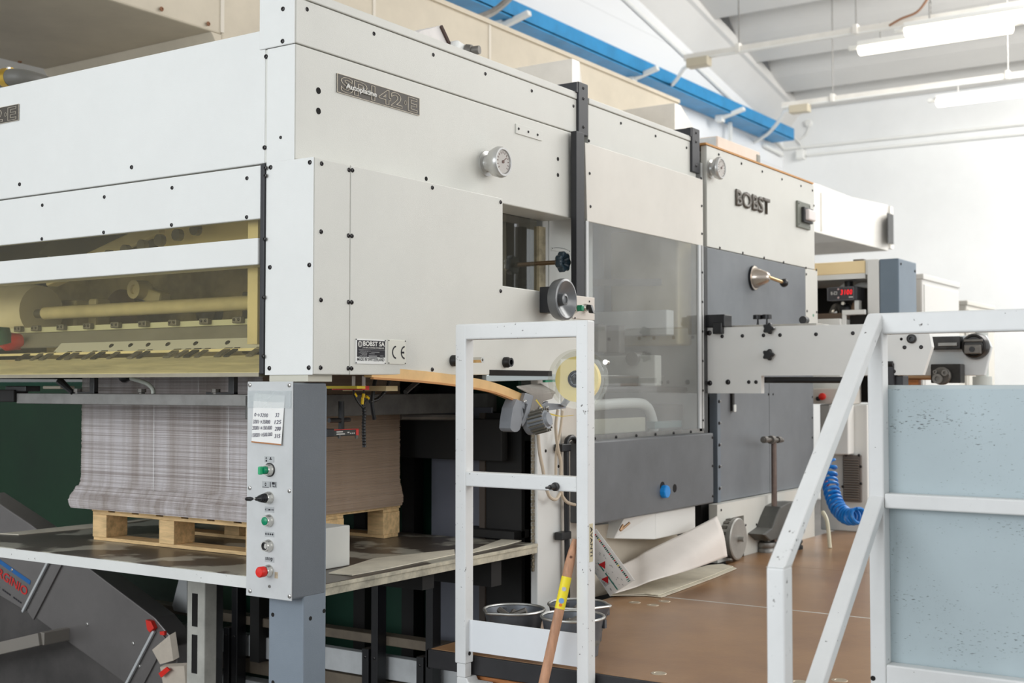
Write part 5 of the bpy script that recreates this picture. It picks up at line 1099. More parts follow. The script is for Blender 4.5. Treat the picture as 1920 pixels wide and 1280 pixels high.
MB().lathe(w_(228, 707)+Vector((0, .012, 0)), (-1, 0, .1), [(-.02, .009), (-.012, .016), (0, .019), (.012, .015), (.018, 0)], 16).build('black_knob', blackp, fb, 0, 2, True)
MB().tube([w_(112, 714), w_(136, 736)], [.014, .008], 8).build('black_lever', blackp, fb, 0, 2, True)
MB().box(w_(-60, 740).x, w_(30, 740).x, Yb-.01, Yb+.05, zb0+.005, zb1+.012).build('dark_joint', dark_steel, fb, .004); MB().box(w_(10, 725).x, w_(48, 725).x, Yb, Yb+.06, zb1+.006, zb1+.025).build('clamp', darkgrey, fb, .003)
ub = thing('hanging_block', (-1.5, .3, 1.6), 'small pale block hanging under the left end of the feeder', 'block')
c = w_(60, 718); MB().box(w_(61, 720).x, w_(94, 720).x, Yb+.04, Yb+.1, w_(70, 729).z, 1.60).build('pale_block', mat('pale_block', (186, 178, 160), .5), ub, .003)
# side bar along the stack
sbr = thing('side_bar', (-.35, .7, 1.55), 'dark steel bar running back under the feeder beside the sheet stack', 'bar')
bxx = -.40
z1_, z0_ = A(782, 738, X=bxx).z, A(782, 776, X=bxx).z
MB().box(bxx-.02, bxx, .16, A(975, 750, X=bxx).y, z0_, z1_).build('bar', mat('dark_steel_bar', (104, 102, 98), .45, .4, .25, 9), sbr, .002)
MB().tube([(bxx-.1, 1.0, 1.49), (bxx+.02, 1.20, 1.485)], .012, 8).build('rod', dsteel, sbr)
# cable cluster
ccl = thing('cable_cluster', (-.15, .3, 1.45), 'hanging cluster of black conduit and sensor plugs under the side box', 'cables')
CX = -.12
k_ = lambda x, y: A(x, y, X=CX)
for px, y0, y1 in ((663, 705, 729), (682, 705, 728)):
    MB().tube([k_(px, y0), k_(px, y1-6), k_(px, y1-6), k_(px, y1)], [.0055, .0055, .0065, .0065], 10).build('sensor_plug', galv, ccl, 0, 2, True)
for pts in (((663, 729), (664, 740), (672, 755), (680, 764)), ((682, 728), (682, 740), (680, 752), (681, 764)), ((690, 745), (686, 752), (683, 760))):
    MB().tube(smooth_path([k_(x, y) for x, y in pts]), .003, 6).build('thin_cable', blackp, ccl, 0, 2, True)
for px, py, qx, qy in ((664, 737, 668, 743), (682, 738, 681, 745), (680, 745, 679, 758), (687, 743, 691, 747)):
    MB().tube([k_(px, py), k_(qx, qy)], .0045, 8).build('yellow_sleeve', mat('cable_yellow', (244, 204, 20), .4), ccl)
def ribbed(pts, r, name):
    p = smooth_path([k_(x, y) for x, y in pts], 10); mb = MB(); L = 0; rs2 = []; out = []
    tot = sum((p[i+1]-p[i]).length for i in range(len(p)-1)); n = int(tot/.0022)
    acc = [0]
    for i in range(len(p)-1): acc.append(acc[-1]+(p[i+1]-p[i]).length)
    for i in range(n+1):
        s = tot*i/n; j = max(k for k in range(len(acc)) if acc[k] <= s+1e-9); j = min(j, len(p)-2)
        out.append(p[j].lerp(p[j+1], (s-acc[j])/max(acc[j+1]-acc[j], 1e-6))); rs2.append(r*(1 if i % 4 < 2 else .80))
    mb.tube(out, rs2, 9); return mb.build(name, blackp, ccl, 0, 2, True)
ribbed([(682, 764), (683, 775), (682, 800), (683, 838)], .0068, 'ribbed_conduit')
ribbed([(732, 704), (728, 720), (720, 736), (708, 748), (694, 753)], .006, 'ribbed_conduit')
MB().tube(smooth_path([k_(705, 706), k_(700, 730), k_(698, 760), k_(702, 786)]), .006, 8).build('black_strap', blackp, ccl, 0, 2, True)
MB().box(-.22, -.05, k_(690, 705).y, k_(712, 705).y, 1.585, 1.60).build('terminal_block', mat('terminal_cream', (206, 186, 140), .5), ccl); MB().box(-.2, -.06, k_(640, 705).y, k_(656, 705).y, 1.592, 1.60).build('yellow_terminal', yellow, ccl); MB().box(-.2, -.08, k_(660, 705).y, k_(673, 705).y, 1.588, 1.60).build('red_terminal', red, ccl)
MB().tube(smooth_path([k_(760, 735), k_(775, 722), k_(790, 710), k_(793, 704)]), .008, 8).build('bent_arm', darkgrey, ccl, 0, 2, True)
sn = thing('edge_sensor', (-.2, .3, 1.4), 'small red and black sensor bar hanging before the sheet stack', 'sensor')
CX = -.20
a, b = k_(625, 806), k_(672, 816); sb_ = MB().box(CX-.02, CX, a.y, b.y, b.z, a.z).build('body', mat('sensor_dark', (44, 48, 44), .4), sn, .002)
MB().box(CX-.021, CX+.001, a.y-.001, b.y+.001, a.z-.001, a.z+.001).build('red_line', red, sn); MB().box(CX-.021, CX+.001, b.y-.012, b.y, b.z, a.z).build('red_end', red, sn); MB().box(CX-.03, CX+.004, a.y-.03, a.y, b.z, a.z+.004).build('black_end', blackp, sn, .002)
for u, v, wdd in ((.12, .6, .25), (.12, .25, .33), (.55, .45, .08), (.66, .3, .04), (.73, .3, .04), (.8, .3, .04)): MB().box(CX, CX+.0008, a.y+u*(b.y-a.y), a.y+(u+wdd)*(b.y-a.y), b.z+v*(a.z-b.z), b.z+(v+.18)*(a.z-b.z)).build('print_mark', inkw, sb_)
MB().tube([k_(640, 752), k_(640, 804)], .009, 8).build('black_rod', blackp, sn); MB().tube([k_(617, 788), k_(655, 787)], .007, 8).build('cross_clamp', blackp, sn)
for px in (636, 668): MB().lathe(k_(px, 818), (0, 0, -1), [(-.004, .005), (.006, .005), (.006, 0)], 8).build('bolt', dsteel, sn)
# pale orange curved strap chute
chp = smooth_path([A(690, 697, X=-.02), A(790, 705, X=-.01), A(860, 714, X=0.0), A(920, 726, X=.01), A(985, 752, X=.02)], 6)
chm = mat('orange_chute', (240, 198, 136), .5, 0, .12, 5)
cho = thing('strap_chute', chp[-1], 'curved pale orange strapping chute leading to the drive under the side box', 'chute')
mb = MB()
for i in range(len(chp)-1): mb.bar(chp[i], chp[i+1]+(chp[i+1]-chp[i])*.05, .03, .030)
mb.build('channel', chm, cho); mb = MB()
for i in range(len(chp)-1): mb.bar(chp[i]+Vector((.015, 0, -.018)), chp[i+1]+Vector((.015, 0, -.018)), .012, .006)
mb.build('lower_lip', mat('chute_brown', (196, 138, 80), .5), cho)
# ------------------------------------------------------------------ drive box and tape reel
dr = thing('strap_drive', A(1000, 770, X=.05), 'grey strap drive box with finned motor at the end of the orange chute', 'motor')
DXp = .05
m_ = lambda x, y, X=DXp: A(x, y, X=X)
m2 = mat('warm_grey_casting', (150, 144, 136), .5, .2, .12, 8)
m3 = mat('blue_grey_casting', (148, 152, 158), .5, .1, .05, 8)
# top plate and body
pt = [m_(968, 724), m_(1002, 718), m_(1040, 733), m_(1001, 739)]
zz_ = m_(1001, 739).z
c0 = m_(1001, 739); 
MB().add([m_(968, 723), m_(1013, 718, -.04), m_(1042, 734), m_(1001, 739), m_(969, 727), m_(1013, 722, -.04), m_(1042, 738), m_(1001, 743)], [(0, 1, 2, 3), (4, 5, 6, 7), (0, 1, 5, 4), (1, 2, 6, 5), (2, 3, 7, 6), (3, 0, 4, 7)]).build('top_plate', m2, dr, .002)
MB().prism([m_(985, 736), m_(1001, 741), m_(991, 782), m_(980, 800), m_(975, 770)], (-.05, .02, 0)).build('side_plate', m3, dr, .002)
MB().prism([m_(1001, 741), m_(1040, 737), m_(1036, 747), m_(1020, 752), m_(1004, 784), m_(991, 784)], (-.03, .0, 0)).build('front_plate', m2, dr, .002)
ctrv = [m_(969, 748), m_(990, 757), m_(984, 778), m_(976, 800)]+[m_(966.5+10*math.cos(math.radians(a_)), 799+11*math.sin(math.radians(a_))) for a_ in range(10, 190, 30)]+[m_(958, 790), m_(962, 765)]
MB().prism(ctrv, (-.045, 0, 0)).build('belt_cover', m3, dr, .003)
ma, mb2 = m_(980, 798, .0), m_(1010, 790, .06)
axm = (mb2-ma).normalized()
mo = MB().lathe(m_(984, 797, .02), axm, [(0, .020), (.01, .036), (.028, .036), (.030, .032), (.085, .032), (.085, .025), (.095, .022), (.095, 0)], 24).build('motor_body', m3, dr, 0, 2, True)
mc = m_(984, 797, .02); fu = axm.cross(Vector((0, 0, 1))).normalized(); fw = axm.cross(fu)
for k in range(16):
    an = 2*math.pi*k/16; rd = fu*math.cos(an)+fw*math.sin(an)
    MB().obox(mc+axm*.058+rd*.036, axm*.027, rd*.005, axm.cross(rd)*.0022).build('fin', mat('fin_grey', (124, 120, 110), .5, .2), mo)
for x, y in ((984, 752), (1013, 765), (1026, 763), (1001, 771)): screws(dr, [m_(x, y, DXp+.006)], (.4, -.9, .2), .006, MATS['bright_screw'])
MB().prism([m_(1019, 755), m_(1058, 757), m_(1062, 765), m_(1030, 769)], (-.012, 0, 0)).build('link_plate', m3, dr, .001)
MB().prism([m_(1008, 762), m_(1028, 752), m_(1024, 775), m_(1018, 781)], (-.014, 0, 0)).build('guide_block', m3, dr, .001)
tpp = smooth_path([m_(1004, 750), m_(1012, 760), m_(1022, 771), m_(1036, 777), m_(1054, 780), m_(1076, 778)], 5)
tb_ = MB(); 
for i in range(len(tpp)-1):
    w0 = .006*(1-.7*i/len(tpp)); w1 = .006*(1-.7*(i+1)/len(tpp)); d = Vector((.25, .9, .5)).normalized()
    tb_.add([tpp[i]-d*w0, tpp[i]+d*w0, tpp[i+1]+d*w1, tpp[i+1]-d*w1], [(0, 1, 2, 3)])
tb_.build('yellow_tape', mat('tape_yellow', (238, 214, 90), .5), dr)
rl = thing('tape_reel', A(1085, 712, X=.14), 'pale yellow tape roll between clear discs behind the small guard rail', 'reel')
RYY = .88
rc = A(1084, 711, Y=RYY); rn = Vector((.20, -.975, .05)).normalized()
MB().lathe(rc, rn, [(-.014, .026), (-.014, .0715), (.014, .0715), (.014, .026), (-.014, .026)], 48).build('tape_roll', mat('tape_roll_yellow', (250, 226, 134), .45, 0, .04, 10), rl, 0, 2, True)
for d_ in (-.022, .018): MB().lathe(rc+rn*d_, rn, [(0, .016), (0, .094), (.003, .094), (.003, .016), (0, .016)], 56).build('clear_disc', discm, rl, 0, 2, True)
MB().lathe(rc, rn, [(-.02, .027), (.022, .027), (.022, .020), (.018, .019), (.018, 0)], 28).build('black_hub', blackp, rl, 0, 2, True)
MB().tube([rc, rc-rn*.05], .012, 10).build('axle', steel, rl); MB().bar(rc-rn*.04, m_(1055, 761), .02, .008).build('arm', m3, rl)
MB().lathe(A(1137, 679, Y=RYY+.02), rn, [(-.01, .008), (.012, .008), (.012, 0)], 10).build('clip', chrome, rl)
# ------------------------------------------------------------------ column, chain and rear walls below the feeder
fr_ = thing('feeder_column', (-.15, 1.4, 0), 'white rear column of the feeder with chain and cables beside the lifting table', 'machine frame')
XC = -.07
z_ = lambda x, y, X=XC: A(x, y, X=X)
MB().box(XC-.03, XC, z_(1008, 900).y, z_(1052, 900).y, 0, 1.625).build('white_column', white, fr_, .004)
MB().box(XC-.05, XC+.0, z_(1053, 900).y, 1.545, 0, 1.58).build('cream_wall', mat('cream_wall_paint', (216, 208, 196), .5, 0, .05, 4), fr_, .002)
for px, py in ((1023, 845), (1047, 874), (1055, 1098)): MB().lathe(z_(px, py)+Vector((.0005, 0, 0)), (1, 0, 0), [(0, .006), (.0006, .006), (.0006, 0)], 10).build('hole', hole, fr_)
MB().box(-.34, -.16, z_(984, 900, -.16).y, z_(1004, 900, -.10).y, 0, 1.5).build('chain_guard', dark_steel, fr_)
chn = MB()
cyy = z_(999, 900, -.085).y
for k in range(56): chn.obox((-.085, cyy, .95+.0115*k), (.003, 0, 0), (0, .008 if k % 2 else .0055, 0), (0, 0, .0050))
chn.build('chain', mat('oily_chain', (150, 140, 120), .4, .5, .3, 30), fr_); tag(bpy.data.objects[chn and 'chain'], None, None, None, 'stuff')
ymid = 1.32
MB().box(-.60, -.32, ymid-.01, ymid, .2, 1.52).build('grey_panel', mat('slate_panel', (112, 114, 124), .5, 0, .1, 3), fr_, .002)
MB().box(-.34, -.315, ymid-.06, ymid, 0, 1.5).build('brown_post', mat('brown_post', (80, 70, 62), .6), fr_)
MB().box(-.40, -.16, ymid-.10, ymid-.0, 1.05, 1.08).build('bracket', dark_steel, fr_, .003)
MB().box(-1.4, -.2, 1.20, 1.24, 1.33, 1.48).build('dark_crossbeam', dark_steel, fr_, .003)
gm = mat('dark_green_sheet', (8, 66, 46), .6, 0, .25, 1.2, .2, 40)
rw = thing('rear_green_wall', (-1.4, 1.5, 0), 'dark green sheet wall with black posts behind the lifting table', 'partition')
MB().box(-4.3, -.30, 1.46, 1.48, 0.0, 1.62).build('green_sheet', gm, rw)
MB().box(-4.3, -1.75, 1.40, 1.42, 0.0, 1.60).build('green_sheet', mat('deep_green_sheet', (9, 52, 26), .6, 0, .25, 1.2, .2, 40), rw)
for x in (-1.05, -.80, -.62): MB().box(x, x+.06, 1.38, 1.44, 0, 1.6).build('black_post', dark_steel, rw)
# lower pile hoist frame
ph = thing('hoist_frame', (-.9, 1.1, 0), 'dark lower hoist frame with pale rails under the lifting table', 'machine frame')
HY = 1.12
h_ = lambda x, y: A(x, y, Y=HY)
hz_ = h_(740, 1202).z
for (zA_, zB_, m_x, yy) in ((-.0, .035, mat('brown_rail', (116, 104, 88), .6, 0, .2, 8), 0), (-.13, -.045, mat('pale_hoist_rail', (196, 198, 198), .5, 0, .1, 6), .02), (-.20, -.14, mat('brown_rail', (116, 104, 88), .6, 0, .2, 8), .03), (-.40, -.22, mat('pale_hoist_rail', (196, 198, 198), .5, 0, .1, 6), .0)):
    MB().box(-2.4, -.25, HY+yy, HY+.06, hz_+zA_-.02, hz_+zB_-.02).build('rail', m_x, ph, .003)
for px in (441, 456, 701, 718, 803, 820):
    c = h_(px, 1200); MB().box(c.x-.016, c.x+.016, HY-.05, HY+.0, 0, 1.02 if px in (456, 718, 820) else hz_-.03).build('black_post', blackp, ph, .002)
    screws(ph, [(c.x, HY-.05, hz_-.06)], (0, -1, 0), .006)
MB().box(A(351, 1100, Y=.68).x, A(384, 1100, Y=.68).x, .68, .74, 0, 1.02).build('white_post', mat('stained_white_post', (196, 194, 184), .5, 0, .15, 7), ph, .004)
for z0_, z1_ in ((.72, .84), (.55, .69), (.30, .45)): MB().box(A(361, 1100, Y=.68).x, A(371, 1100, Y=.68).x, .678, .681, z0_, z1_).build('slot', hole, ph)
MB().box(A(388, 1100, Y=.74).x, A(404, 1100, Y=.74).x, .74, .78, 0, 1.02).build('dark_guide', darkgrey, ph, .003)
MB().box(-1.35, -1.30, 1.1, 1.3, .5, .9).build('dark_plate', dark_steel, ph)
MB().prism([A(x, y, Y=1.0) for x, y in ((350, 1080), (335, 1083), (322, 1135), (325, 1145), (350, 1150))], (0, .05, 0)).build('pale_cover', mat('pale_cover', (190, 192, 192), .5), ph, .005)
# cables beside the column
def cab2(pts, X, r, m, label): return cable('cable', [A(x, y, X=X) for x, y in pts], r, m, label)
bge = mat('beige_cable', (206, 190, 168), .5)
cab2([(1009, 815), (1012, 850), (1018, 880), (1022, 905), (1030, 930), (1042, 936), (1050, 925)], -.03, .006, bge, 'beige cable looping down below the strap drive motor')
cab2([(1046, 768), (1042, 800), (1046, 840), (1052, 870), (1052, 920), (1062, 940), (1078, 946)], -.03, .006, bge, 'beige cable bending to the right behind the middle rail')
cab2([(1055, 770), (1050, 810), (1043, 850), (1042, 905)], -.04, .005, bge, 'straight beige cable hanging from the reel arm')
bc_ = thing('black_cable', A(1063, 960, X=-.045), 'thick black hooked cable with clips running down the cream wall', 'cable')
MB().tube(smooth_path([A(x, y, X=-.045) for x, y in ((1079, 828), (1074, 820), (1066, 822), (1062, 835), (1062, 900), (1063, 1000), (1064, 1120))]), .010, 10).build('cable', blackp, bc_, 0, 2, True)
for py in (839, 1004): c = A(1062, py, X=-.035); MB().box(c.x-.03, c.x+.004, c.y-.035, c.y+.03, c.z-.014, c.z+.014).build('clip', blackp, bc_, .003)
# under the clear guard: white tray and dark void
tw = thing('drip_tray', (-.1, 2.2, .95), 'white folded tray hanging under the lower grey guard', 'tray')
a, b, c, d = [A(x, y, X=.0) for x, y in ((1229, 965), (1304, 958), (1304, 975), (1231, 996))]
MB().prism([(0, a.y, 1.09), (0, c.y, 1.09), (0, c.y, .985), (0, a.y, .985)], (-.15, 0, 0)).build('tray', white, tw, .004)
MB().prism([(0, a.y, .985), (0, a.y, 1.09), (-.02, a.y-.22, 1.09), (-.05, a.y-.25, 1.01)], (-.13, 0, 0)).build('sloped_end', white, tw, .003)
MB().tube(smooth_path([A(1216, 996, X=-.1), A(1230, 1003, X=-.1), A(1240, 1018, X=-.1), A(1250, 1045, X=-.1)]), .012, 8).build('black_hose', blackp, tw, 0, 2, True)
MB().tube([A(1256, 992, X=-.12), A(1256, 1040, X=-.12)], .012, 8).build('white_rod', white, tw)
MB().tube(smooth_path([A(1168, 984, X=.0), A(1163, 994, X=.0), A(1180, 980, X=.0)]), .005, 6).build('brown_wire', mat('copper_brown', (176, 140, 104), .4, .5), tw)
# ------------------------------------------------------------------ board sheets on the platform
def sheet_surface(rows, nu=18):
    """rows: list of polylines (same count); interpolates a smooth bent sheet"""
    R = [smooth_path(r, 6) for r in rows]; cols = [smooth_path([r[i] for r in R], 6) for i in range(len(R[0]))]
    n = len(cols[0]); vs = [p for c in cols for p in c]
    return vs, [(i*n+j, i*n+j+1, (i+1)*n+j+1, (i+1)*n+j) for i in range(len(cols)-1) for j in range(n-1)]
curl = mat('curled_board', (232, 224, 216), .75, 0, .05, 3)
bsX = lambda x, y, X: A(x, y, X=X)
rows = [[bsX(1148, 1066, -.05), bsX(1188, 1047, -.03), bsX(1215, 1031, .0), bsX(1280, 1000, .06), bsX(1344, 967, .10)],
        [bsX(1146, 1092, .0), bsX(1190, 1076, .03), bsX(1219, 1060, .06), bsX(1285, 1040, .14), bsX(1357, 1000, .17)],
        [bsX(1152, 1112, .08), bsX(1192, 1100, .11), bsX(1223, 1088, .14), bsX(1300, 1066, .17), bsX(1364, 1043, .18)]]
for r in rows:
    for i, v in enumerate(r): v.z = max(v.z, PZ+.006)
vs, fs = sheet_surface(rows)
o = MB().add(vs, fs).build('curled_board_sheet', curl, None, 0, 2, True, 80)
md = o.modifiers.new('thick', 'SOLIDIFY'); md.thickness = .0015; tag(o, 'large curled cream board sheet leaning under the lower grey guard', 'cardboard')
rg = [(1145, 1117), (1175, 1100), (1230, 1088), (1290, 1070), (1330, 1060), (1356, 1058), (1381, 1066), (1340, 1083), (1300, 1098), (1262, 1112), (1240, 1120), (1215, 1117)]
for nm, dz, dx, lb in (('torn_board', .002, 0, 'torn flat cream board strip lying on the brown platform, lower layer'), ('torn_board', .007, -6, 'torn flat cream board strip on top of another on the platform')):
    ps = [A(x+dx*(1 if i > 5 else .2), y+(dx*.6 if i > 5 else 0), Z=PZ+dz) for i, (x, y) in enumerate(rg)]
    tag(MB().prism([(p.x, p.y, PZ+dz) for p in ps], (0, 0, .003)).build(nm, cardc, None), lb, 'cardboard')
tag(MB().prism([A(x, y, X=-.085) for x, y in ((1110, 985), (1236, 972), (1275, 1008), (1218, 1060), (1195, 1100), (1110, 1120))], (-.002, 0, 0)).build('shade_fill_board', mat('shade_fill_board', (190, 180, 164), .8, 0, .08, 3), None), 'added beige board standing in for the shaded part of the curled sheet', 'cardboard')  # added board, its darker beige paints the shaded face of the curled sheet
pr_ = thing('printed_sheet', A(1150, 1115, Z=PZ), 'white printed sheet with coloured register marks leaning behind the buckets', 'printed sheet')
s0, s1 = A(1118, 991, X=.02), A(1190, 1087, X=.22); s1.z = max(s1.z, PZ+.03)
s2 = A(1144, 1117, Z=PZ+.006); s3 = A(1070, 1030, X=.10)
un = (s1-s0); vn = (s2-s1)
s3 = s0+vn*.9
MB().prism([s0, s1, s2, s3], un.cross(vn).normalized()*-.0012).build('sheet', paper, pr_)
nn = un.cross(vn).normalized(); nn = nn if nn.dot(CAM-s0) > 0 else -nn
def onsheet(u, v): return s0+un*u+vn*v+nn*.0022
cols = {'r': mat('print_red', (206, 30, 40), .6), 'g': mat('print_green', (26, 110, 84), .6), 'k': ink, 'y': mat('print_yellow', (228, 206, 70), .6), 't': mat('print_teal', (40, 130, 116), .6), 'e': mat('print_grey', (150, 150, 150), .6)}
marks = {k: MB() for k in cols}
def pm_(k, u0, v0, u1, v1): marks[k].prism([onsheet(u0, v0), onsheet(u1, v0), onsheet(u1, v1), onsheet(u0, v1)], nn*.0002)
seq = 'rkgyrkgrkgkgrgkgrkgykgrtkgr'
for i, k in enumerate(seq): pm_(k, .06+i*.032, .10, .06+i*.032+.020, .16)
for u in (.93, .96): pm_('t', u, .1, u+.012, .2)
pm_('t', .46, .62, .62, .66); pm_('t', .66, .62, .98, .66)
for u, v in ((.50, .40), (.72, .62)):
    marks['r'].prism([onsheet(u, v), onsheet(u-.02, v+.26), onsheet(u+.10, v+.16)], nn*.0003)
rnd = random.Random(4)
for i in range(34):
    u = rnd.uniform(.3, .95); v = rnd.uniform(.25, .95); pm_('e', u, v, u+rnd.uniform(.01, .05), v+.012)
for i in range(30):
    u = .72+.02*(i % 6); v = .74+.04*(i//6); pm_('e', u, v, u+.014, v+.02)
for k, m in marks.items():
    if m.v: m.build('printed_mark', cols[k], pr_)
# ------------------------------------------------------------------ zinc buckets
zinc = mat('dull_zinc', (112, 116, 122), .42, .55, .2, 9)
rimm = mat('bright_zinc_rim', (198, 198, 194), .3, .8)
def bucket(cx, cy, r, h, spout, label, items):
    b = thing('zinc_bucket', (cx, cy, PZ), label, 'bucket', 'zinc buckets')
    n = 48; mb = MB(); vs = []
    prof = [(0, .80, 0), (.03, .83, 0), (h, 1, 1), (h, .985, 1), (.035, .80, 0), (.03, .0005, 0)]
    def rad(f, k, s):
        an = 2*math.pi*k/n; rr = r*f
        if s and spout is not None:
            d = (an-spout+math.pi) % (2*math.pi)-math.pi; rr += r*.16*math.exp(-(d/.22)**2)-r*.02*math.exp(-((abs(d)-.5)/.2)**2)
        return rr, an
    for z, f, s in prof:
        for k in range(n):
            rr, an = rad(f, k, s); vs.append(Vector((cx+rr*math.cos(an), cy+rr*math.sin(an), PZ+.001+z)))
    mb.add(vs, [(i*n+k, i*n+(k+1) % n, (i+1)*n+(k+1) % n, (i+1)*n+k) for i in range(5) for k in range(n)]+[tuple(range(n))])
    mb.build('body', zinc, b, 0, 2, True)
    ring = []
    for k in range(n+1):
        rr, an = rad(1, k % n, 1); ring.append(Vector((cx+rr*math.cos(an), cy+rr*math.sin(an), PZ+h)))
    MB().tube(ring, .0042, 8, False).build('rim', rimm, b, 0, 2, True)
    for a0 in (.5, 2.6): p = Vector((cx+r*.93*math.cos(a0), cy+r*.93*math.sin(a0), PZ+h-.02)); MB().obox(p, (.012, 0, 0), (0, .006, 0), (0, 0, .012)).build('handle_lug', zinc, b)
    rr2 = random.Random(items)
    for k in range(items):
        a_ = rr2.uniform(0, 6.28); q_ = rr2.uniform(0, r*.45); p = Vector((cx+q_*math.cos(a_), cy+q_*math.sin(a_), PZ+h*.62+rr2.uniform(0, .035)))
        an = rr2.uniform(0, 3.1); tag(MB().tube([p+Vector((math.cos(an), math.sin(an), .4))*-.022, p+Vector((math.cos(an), math.sin(an), .4))*.022], .010, 8).build('metal_offcut', dsteel, None), 'loose grey metal offcut lying in the '+label.split(',')[0], 'scrap', 'offcuts in the '+label)
    tag(MB().lathe((cx, cy, PZ+h*.3), (0, 0, 1), [(0, r*.86), (h*.28, r*.88), (h*.32, r*.5), (h*.33, 0)], 24).build('bucket_scrap', mat('mixed_scrap', (120, 118, 112), .5, .4, .4, 40, .8, 40), None), label.replace('zinc bucket', 'scrap filling of the zinc bucket'), 'scrap', None, 'stuff')
c1 = A(964, 1142, Y=.69); c3 = A(1074, 1155, Y=.655)
d_ = lambda c: (c-CAM).dot(DIR)
r1 = 57*d_(c1)/F; r3 = 59*d_(c3)/F
h1, h3 = c1.z-PZ, c3.z-PZ
bucket(c1.x, c1.y, r1, h1, math.atan2(-1, -.25), 'zinc bucket with pouring lip at the left', 5)
c2 = A(1075, 1136, Z=c3.z+.004); r2 = 56*d_(c2)/F
c2.y = max(c2.y, c3.y+r3+r2+.004)
bucket(c2.x-.02, c2.y, r2, h3, math.atan2(.2, 1), 'zinc bucket farthest back', 3)
bucket(c3.x, c3.y, r3, h3, None, 'zinc bucket behind the right rail post', 6)
# ------------------------------------------------------------------ broom handle
bh = thing('broom_handle', A(1016, 1290, Y=.36), 'pinkish wooden broom handle with yellow label leaning against the small guard rail', 'broom')
b0, b1 = A(1006, 1340, Y=.33), A(1078, 1010, Y=.445)
wb_ = mat('pink_wood_handle', (204, 152, 118), .6, 0, .18, 5, .2, 60, stretch=(14, 14, 2))
nb = 14; pth = [b0.lerp(b1, i/nb) for i in range(nb+1)]; rr_ = [.0135]*(nb-1)+[.011, .006]
MB().tube(pth, rr_, 16).build('handle', wb_, bh, 0, 2, True)
def onb(py):
    lo_, hi_ = 0, 1
    for _ in range(40):
        mdl = (lo_+hi_)/2; p = b0.lerp(b1, mdl); yv = 640-F*((p-CAM).dot(UP))/((p-CAM).dot(DIR))
        if yv > py: lo_ = mdl
        else: hi_ = mdl
    return b0.lerp(b1, lo_)
la, lb_ = onb(1141), onb(1081); lbl = MB().tube([la, la.lerp(lb_, .5), lb_], .0139, 18).build('yellow_label', mat('label_yellow', (246, 224, 40), .5), bh, 0, 2, True)
def spot(py, m, s, nm): p = onb(py)+(CAM-onb(py)).normalized()*.0135; MB().lathe(p, CAM-p, [(-.004, s), (.0006, s), (.0006, 0)], 12).build(nm, m, lbl)
spot(1126, mat('label_blue', (120, 160, 206), .5), .0075, 'label_emblem'); spot(1104, mat('label_grey', (190, 190, 196), .5), .006, 'label_emblem'); spot(1134, mat('label_orange', (232, 120, 30), .5), .0045, 'label_emblem')
MB().lathe(onb(1044)+(CAM-onb(1044)).normalized()*.0128, CAM-onb(1044), [(-.004, .004), (.0004, .004), (.0004, 0)], 10).build('hang_hole', mat('dark_wood', (110, 70, 50), .7), bh)
# ------------------------------------------------------------------ waste conveyor at bottom left
cv = thing('waste_conveyor', (-2.6, .8, 0), 'grey inclined waste conveyor with red lettering under the left side of the table', 'conveyor')
VY = .75
c_ = lambda x, y: A(x, y, Y=VY)
cvm = mat('conveyor_aluminium', (128, 124, 122), .36, .55, .08, 3, .05, 80)
MB().prism([c_(-30, 925), c_(60, 985), c_(160, 1060), c_(290, 1158), c_(334, 1210), c_(330, 1290), c_(235, 1282), c_(55, 1150), c_(-30, 1100)], (0, .10, 0)).build('side_wall', cvm, cv, .004)
MB().prism([v+Vector((0, .03, 0)) for v in (c_(-30, 1100), c_(55, 1150), c_(235, 1282), c_(225, 1340), c_(-30, 1340))], (0, .10, 0)).build('belly', mat('conveyor_underside', (78, 74, 72), .6, 0, .25, 4), cv)
for (ax_, ay_, bx_, by_) in ((118, 1005, 46, 1146), (292, 1182, 240, 1282)):
    p, q_ = c_(ax_, ay_)+Vector((0, -.008, 0)), c_(bx_, by_)+Vector((0, -.008, 0)); MB().bar(p, q_, .012, .012, (0, 1, 0)).build('bright_rib', mat('bright_aluminium', (206, 208, 208), .35, .3), cv, .002)
    MB().bar(p+Vector((.05, .004, -.012)), q_+Vector((.05, .004, -.012)), .008, .05, (1, 0, .5)).build('rib_flange', cvm, cv, .001)
screws(cv, [c_(x, y) for x, y in ((72, 1112), (54, 1145), (23, 1068), (164, 1170), (250, 1206), (262, 1249))], (0, -1, 0), .008, MATS['bright_screw'])
MB().prism([c_(280, 1160)+Vector((0, -.02, 0)), c_(290, 1163)+Vector((0, -.02, 0)), c_(296, 1176)+Vector((0, -.02, 0)), c_(288, 1184)+Vector((0, -.02, 0)), c_(283, 1178)+Vector((0, -.02, 0))], (0, .02, 0)).build('red_corner', mat('conveyor_red', (220, 44, 30), .5), cv, .002)
MB().prism([c_(303, 1183), c_(312, 1182), c_(312, 1190), c_(304, 1189)], (0, -.01, 0)).build('red_corner', mat('conveyor_red', (220, 44, 30), .5), cv)
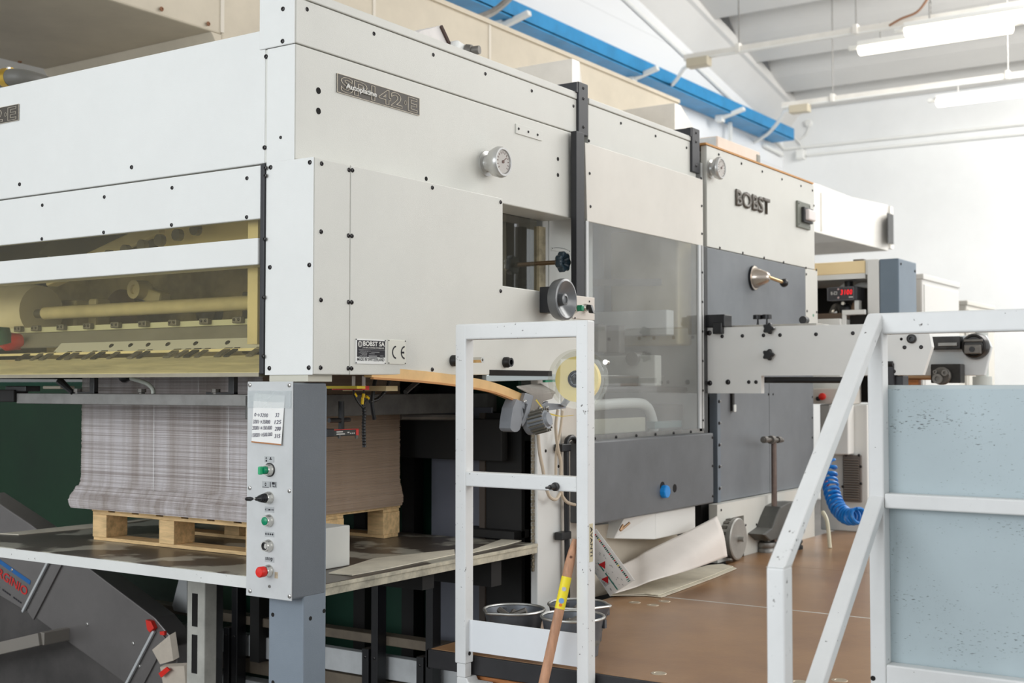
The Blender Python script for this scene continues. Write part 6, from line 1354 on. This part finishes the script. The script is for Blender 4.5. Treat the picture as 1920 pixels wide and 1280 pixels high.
e_ = Vector((c_(55, 1150)-c_(-30, 1090))).normalized(); e_.y = 0
dv = (c_(50, 1122)-c_(-12, 1078)); dv.y = 0; dv.normalize(); upv = Vector((-dv.z, 0, dv.x))
hh = .036
st_ = c_(50, 1117); WW = .27
text('red_lettering', 'VIRGINIO', mat('logo_red', (206, 36, 32), .5), cv, st_-dv*WW+Vector((0, -.002, 0)), dv, upv, hh, WW, .012)
st2 = c_(57, 1092); text('blue_lettering', 'RECUPERI NASTRI', mat('logo_blue', (20, 96, 160), .5), cv, st2-dv*.45+Vector((0, -.002, 0)), dv, upv, .018, .45, .02) if False else MB().bar(st2-dv*.45+Vector((0, -.001, 0)), st2+Vector((0, -.001, 0)), .001, .018, upv).build('blue_stripe', mat('logo_blue', (20, 96, 160), .5), cv)
fl = MB()
for k in range(22):
    p = c_(40, 1124)-dv*(.016*k)-upv*.012; 
    if k % 5 != 4: fl.obox(p+Vector((0, -.001, 0)), dv*.006, Vector((0, .0006, 0)), upv*.003)
fl.build('small_print', ink, cv)
MB().bar(c_(-40, 1226)+Vector((0, -.12, 0)), c_(126, 1188)+Vector((0, -.12, 0)), .03, .05).build('support_arm', mat('support_grey', (132, 126, 118), .5), cv, .003)
MB().bar(c_(126, 1188)+Vector((0, -.12, 0)), c_(126, 1188)+Vector((0, .1, 0)), .03, .05).build('support_arm', mat('support_grey', (132, 126, 118), .5), cv, .003)
sheetp = [((285, 1218), (318, 1190), (325, 1238), (300, 1245)), ((300, 1250), (345, 1248), (348, 1285), (306, 1285))]
for pts, lb in zip(sheetp, ('crumpled white paper scrap at the lower end of the conveyor', 'white and red printed paper scrap below the conveyor end')):
    tag(MB().prism([A(x, y, Y=.72) for x, y in pts], (.01, .02, .01)).build('paper_scrap', card, None), lb, 'paper')
tag(MB().prism([A(x, y, Y=.70) for x, y in ((297, 1262), (312, 1250), (318, 1256), (302, 1270))], (.0, .006, .0)).build('paper_scrap', red, None), 'small red printed paper scrap at the bottom left', 'paper')
